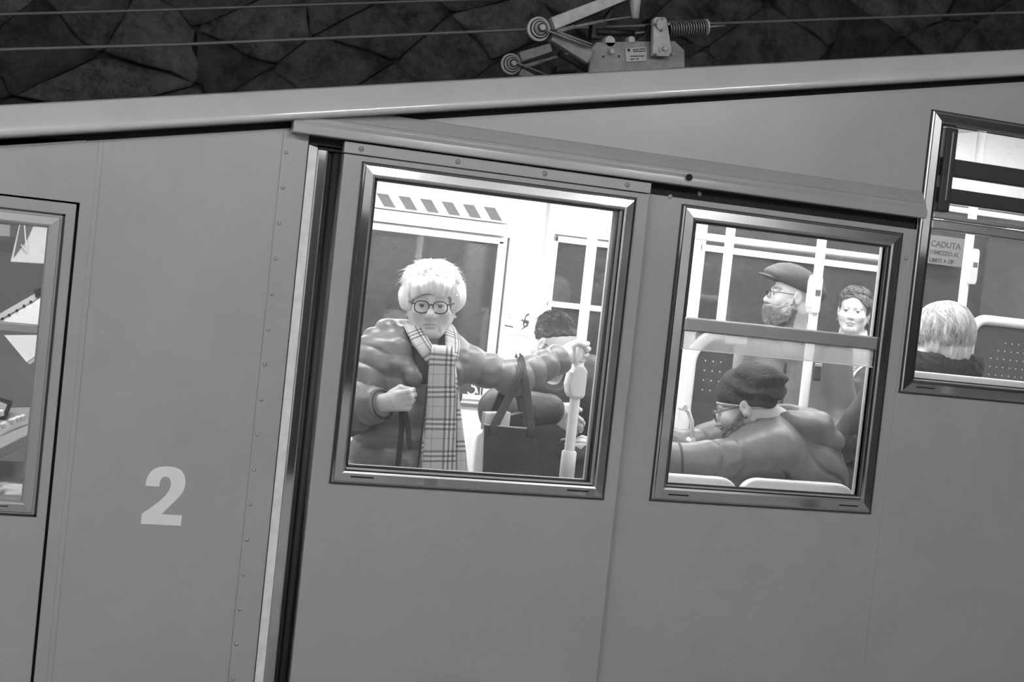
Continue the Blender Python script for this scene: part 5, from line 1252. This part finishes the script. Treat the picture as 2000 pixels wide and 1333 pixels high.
def beanie_man():
    fc = V3(-.80, .52, -.42); R = frame(fc, .0); s = 1.02; c = np.array(at(1452, 795, .36)); up = R[:, 2]
    nb = V3(1.635, .345, 1.045); SL, EL, WL = V3(1.60, .235, .970), V3(1.37, .25, .920), V3(1.12, .30, .900); SR, ER, WR = V3(1.66, .55, 1.03), V3(1.46, .68, .90), V3(1.30, .70, .98)
    head = bound(xform(head_sdf(.0035, 1.1, .98, .3), c, R, s), c, .175)
    hl = bound(compose(hand_prims(WL, (0, .2, -1), (-1, .1, 0), (0, -1, -.2), 1.0, (.6, .7, .4), 'grip')), WL, .18); hr = bound(compose(hand_prims(WR, (.2, .3, -.9), (-.7, -.1, .6), (.5, .7, .5), 1.0, (.6, .7, .4), 'grip')), WR, .18)
    pr = [('u', 0, head), ('u', .03, cap(c+R@V3(0, .03, -.05), nb, .057, .062)), ('u', .04, cap(nb, (1.76, .36, .55), .09, .12)), ('u', .04, cap(SR, SL, .06)), ('u', .03, cap(SR, ER, .05, .042)), ('u', .03, cap(ER, WR, .04, .03)),
          ('u', .03, cap(SL, EL, .05, .042)), ('u', .03, cap(EL, WL, .04, .03)), ('u', .012, hr), ('u', .012, hl)]
    def tn(v):
        t = np.full(len(v), .47); L = to_local(v, c, R, s); k = np.linalg.norm(L, axis=1) < .17; t[k] = head_tone(L[k], .47, .12, .8, .20); return t
    o = sdf_object('person', compose(pr), (1.0, .08, .42), (1.98, .86, 1.30), .0038, 'skin', None, tn)
    setp(o, 'man in slouchy knit beanie and glasses leaning down, back to the window', 'person')
    eyes(o, c, R, s, (0, -1, -.2)); glasses(o, c, R, s, 'round', .0015, .0245, .019, y=-.104)
    p = c+s*(R@V3(.086, .008, -.036)); MB().lathe(p, R[:, 0], [(-.002, .0045), (.003, .0045), (.004, .002)], 12).build('ear_stud', 'strap_dark', o, smooth=True)
    sdf_object('beard', beard_sdf(head_sdf(.0035, 1.1, .98, .3), c, R, s, .0045, (.028, .026, .022)), c-.19, c+.14, .0038, 'beard_brown', o)
    strands('side_hair', 'hair_brown', o, c, R, s, 350, (0, .022, .03), (.077, .094, .085), lambda p: 2.0, (1.25, 1.6), (.15, .4), .01, .2, .0009, 4, 0, 3, 0, .3, phr=(.9, 5.4))
    def hat(P):
        L = (P-c)@R/s; x, y, z = L.T; zz = z+.42*(y+.02)
        d = ell((0, .030, .050), (.090, .112, .088))(L); d = smin(d, ell((0, .105, .055), (.074, .062, .062))(L), .05)
        w = np.sin((y*.8+z*1.1+.3*x)*70+3*noise3(L, 12, 4)); d = d-.0065*np.clip((y+.05)*12, 0, 1)*w-.004*noise3(L, 28, 5)
        return smax(d, .012-zz, .006)
    h = sdf_object('beanie', hat, c-.2, c+.24, .0042, 'knit_dark', o)
    def band(P):
        L = (P-c)@R/s; x, y, z = L.T; zz = z+.42*(y+.02); d = ell((0, .030, .050), (.0945, .1165, .0925))(L)
        return smax(d, np.abs(zz-.012)-.0065, .003)
    sdf_object('beanie_edge', band, c-.2, c+.2, .004, mat('knit_pale', .42, .9, var=.2, vscale=90), h)
    j = [('u', 0, econe((1.635, .345, .985), (1.79, .345, .50), (.165, .135), (.20, .15))), ('u', .06, cap(SL, SR, .095)), ('u', .05, ell((1.76, .34, .90), (.19, .155, .16))), ('u', .035, cap(SL, EL, .088, .078)), ('u', .03, cap(EL, WL, .078, .066)),
         ('u', .035, cap(SR, ER, .085, .075)), ('u', .03, cap(ER, WR, .072, .055)), ('u', .012, cap((1.575, .24, 1.03), (1.65, .22, 1.01), .04, .035)), ('s', .01, cap(c+R@V3(0, .05, -.05), nb+V3(-.02, 0, .03), .058, .05))]
    base = compose(j)
    def jf(P):
        x, y, z = P.T; w = (1-np.abs(np.sin((z*1.0+x*.45)*24+2.2*noise3(P, 6, 3))))**4; k = np.clip((1.0-z)*8, 0, 1)*np.clip((x-1.5)*9, 0, 1)
        w2 = (1-np.abs(np.sin((x*1.0+z*.35)*30+2*noise3(P, 8, 7))))**3; k2 = np.clip((1.6-x)*8, 0, 1)
        return base(P)+.022*k*w+.010*k2*w2+.005*noise3(P, 12, 2)
    jk = sdf_object('hooded_jacket', jf, (.98, .06, .44), (2.02, .90, 1.20), .0058, 'jacket_mid', o)
    hd = [('u', 0, ell((1.735, .335, 1.080), (.135, .125, .062))), ('u', .04, cap((1.60, .29, 1.045), (1.86, .27, 1.03), .04, .035)), ('u', .04, cap((1.62, .40, 1.09), (1.84, .40, 1.08), .045, .035)), ('s', .02, ell((1.665, .35, 1.135), (.085, .06, .05)))]
    sdf_object('hood', fold(compose(hd), .008, 10, 5), (1.48, .12, .95), (1.98, .56, 1.22), .005, 'jacket_mid', jk)
    ax = (WL-EL)/np.linalg.norm(WL-EL); p = EL+(WL-EL)*.45; MB().lathe(p, ax, [(-.004, .074), (0, .0765), (.004, .074)], 24).build('sleeve_seam', 'jacket_dark', jk, smooth=True)
    legs(o, (1.78, .26, .47), (1.80, .46, .47), (1.52, .52, .50), (1.55, .72, .50), (1.52, .56, .01), (1.55, .76, .01), .085, (-.12, .1, 0))
beanie_man()

def blonde():
    fc = V3(-.25, .95, -.05); R = frame(fc, -.08); s = 1.0; c = np.array(at(1834, 655, .42)); nb = V3(2.30, .40, 1.30); SL, SR = V3(2.13, .40, 1.24), V3(2.49, .42, 1.24)
    ELb, WLb, ERb, WRb = V3(2.08, .55, 1.0), V3(2.2, .75, .95), V3(2.53, .58, 1.0), V3(2.40, .78, .95)
    head = bound(xform(head_sdf(), c, R, s), c, .17)
    hh = [('u', .012, bound(compose(hand_prims(w_, (0, 0, -1), (0, 1, 0), (q, 0, 0), .95, (.6, .6, .4), 'grip')), w_, .17)) for w_, q in ((WLb, -1), (WRb, 1))]
    pr = [('u', 0, head), ('u', .03, cap(c+R@V3(0, .028, -.06), nb, .052, .058)), ('u', .04, cap(nb, (2.3, .40, .9), .08, .1)), ('u', .04, cap(SL, SR, .055)), ('u', .03, cap(SL, ELb, .045, .04)), ('u', .03, cap(ELb, WLb, .038, .027)), ('u', .03, cap(SR, ERb, .045, .04)), ('u', .03, cap(ERb, WRb, .038, .027))]+hh
    o = sdf_object('person', compose(pr), (1.95, .2, .84), (2.66, 1.0, 1.62), .006, 'skin', None, lambda v: np.full(len(v), .55))
    setp(o, 'blonde seated passenger seen from behind in the upper window, dark fur collar', 'person')
    def hair(P):
        L = (P-c)@R/s; x, y, z = L.T; ph = np.arctan2(x, y+.05); d = ell((0, .022, .030), (.100, .112, .094))(L); d = smin(d, ell((0, .045, -.050), (.094, .085, .070))(L), .04)
        d = d-.007*noise3(np.stack([ph*8, z*9, y*4], 1), 1.0, 3)-.004*noise3(np.stack([ph*20, z*18, y*5], 1), 1.0, 8)
        return smax(d, -smax(y+.045, np.abs(x)-.062, .02), .01)
    h = sdf_object('hair', hair, c-.17, c+.18, .0045, 'hair_blonde', o)
    strands('hair_locks', 'hair_blonde', h, c, R, s, 1500, (0, .026, .014), (.102, .112, .112), lambda p: 1.5+.95*(1-math.cos(p))*.5, (0, 1.5), (.9, 1.7), .035, .3, .0017, 8, .12, 6, .2, .8, crown=(-.2, 0))
    strands('hair_clumps', 'hair_blonde', h, c, R, s, 170, (0, .026, .014), (.098, .110, .108), lambda p: 1.5+.95*(1-math.cos(p))*.5, (0, 1.2), (.9, 1.6), .04, .35, .0075, 9, .14, 26, .2, .8, crown=(-.2, 0), ring=6, flat=.55)
    cl = [('u', 0, cap((2.18, .335, 1.322), (2.43, .345, 1.338), .050, .050)), ('u', .03, cap((2.18, .335, 1.32), (2.18, .5, 1.29), .05)), ('u', .03, cap((2.43, .345, 1.33), (2.42, .5, 1.30), .05))]
    sdf_object('fur_collar', fold(compose(cl), .008, 60, 3), (2.06, .22, 1.2), (2.54, .62, 1.44), .006, 'fur_dark', o)
    j = [('u', 0, econe((2.31, .40, 1.17), (2.31, .42, .80), (.175, .12), (.19, .15))), ('u', .06, cap(SL, SR, .075)), ('u', .03, cap(SL, ELb, .075, .066)), ('u', .03, cap(ELb, WLb, .066, .05)), ('u', .03, cap(SR, ERb, .075, .066)), ('u', .03, cap(ERb, WRb, .066, .05))]
    sdf_object('dark_coat', fold(compose(j), .005, 10, 3), (1.94, .2, .76), (2.68, .92, 1.36), .009, 'jacket_dark', o)
    legs(o, (2.22, .45, .85), (2.40, .45, .85), (2.22, .86, .86), (2.40, .86, .86), (2.22, .88, .43), (2.40, .88, .43), .08, (0, .16, 0))
blonde()

def driver():
    W_ = np.array(at(45, 958, .22)); W_ = W_+V3(.03, .0, -.005)
    hp = hand_prims(W_, (.1, -.75, -.55), (-1, -.1, .12), (.1, -.35, .93), .95, (.7, .9, .6), 'grip')
    el = W_+V3(.26, .12, -.06)
    pr = [('u', 0, cap(W_, el, .028, .042)), ('u', .012, compose(hp))]
    o = sdf_object('person', compose(pr), W_-.2, el+.08, .0035, 'skin', None, lambda v: np.full(len(v), .6))
    setp(o, 'cab driver\'s pale resting hand at the bottom of the left window', 'person')
    sdf_object('sleeve', compose([('u', 0, cap(W_+V3(.07, .032, -.016), el, .042, .055))]), W_-.1, el+.09, .008, 'jacket_dark', o)
driver()
arm = empty('driver_armrest', tuple(at(40, 985, .25)), 'dark padded armrest under the driver\'s hand', 'armrest')
p = np.array(at(30, 985, .26)); MB().box(p[0]-.3, p[0]+.3, .12, .40, p[2]-.05, p[2]-.012).build('pad', 'rubber', arm, bevel=.012)
MB().box(p[0]-.02, p[0]+.03, .22, .30, FLOOR_Z, p[2]-.05).build('post', 'pan_black', arm)
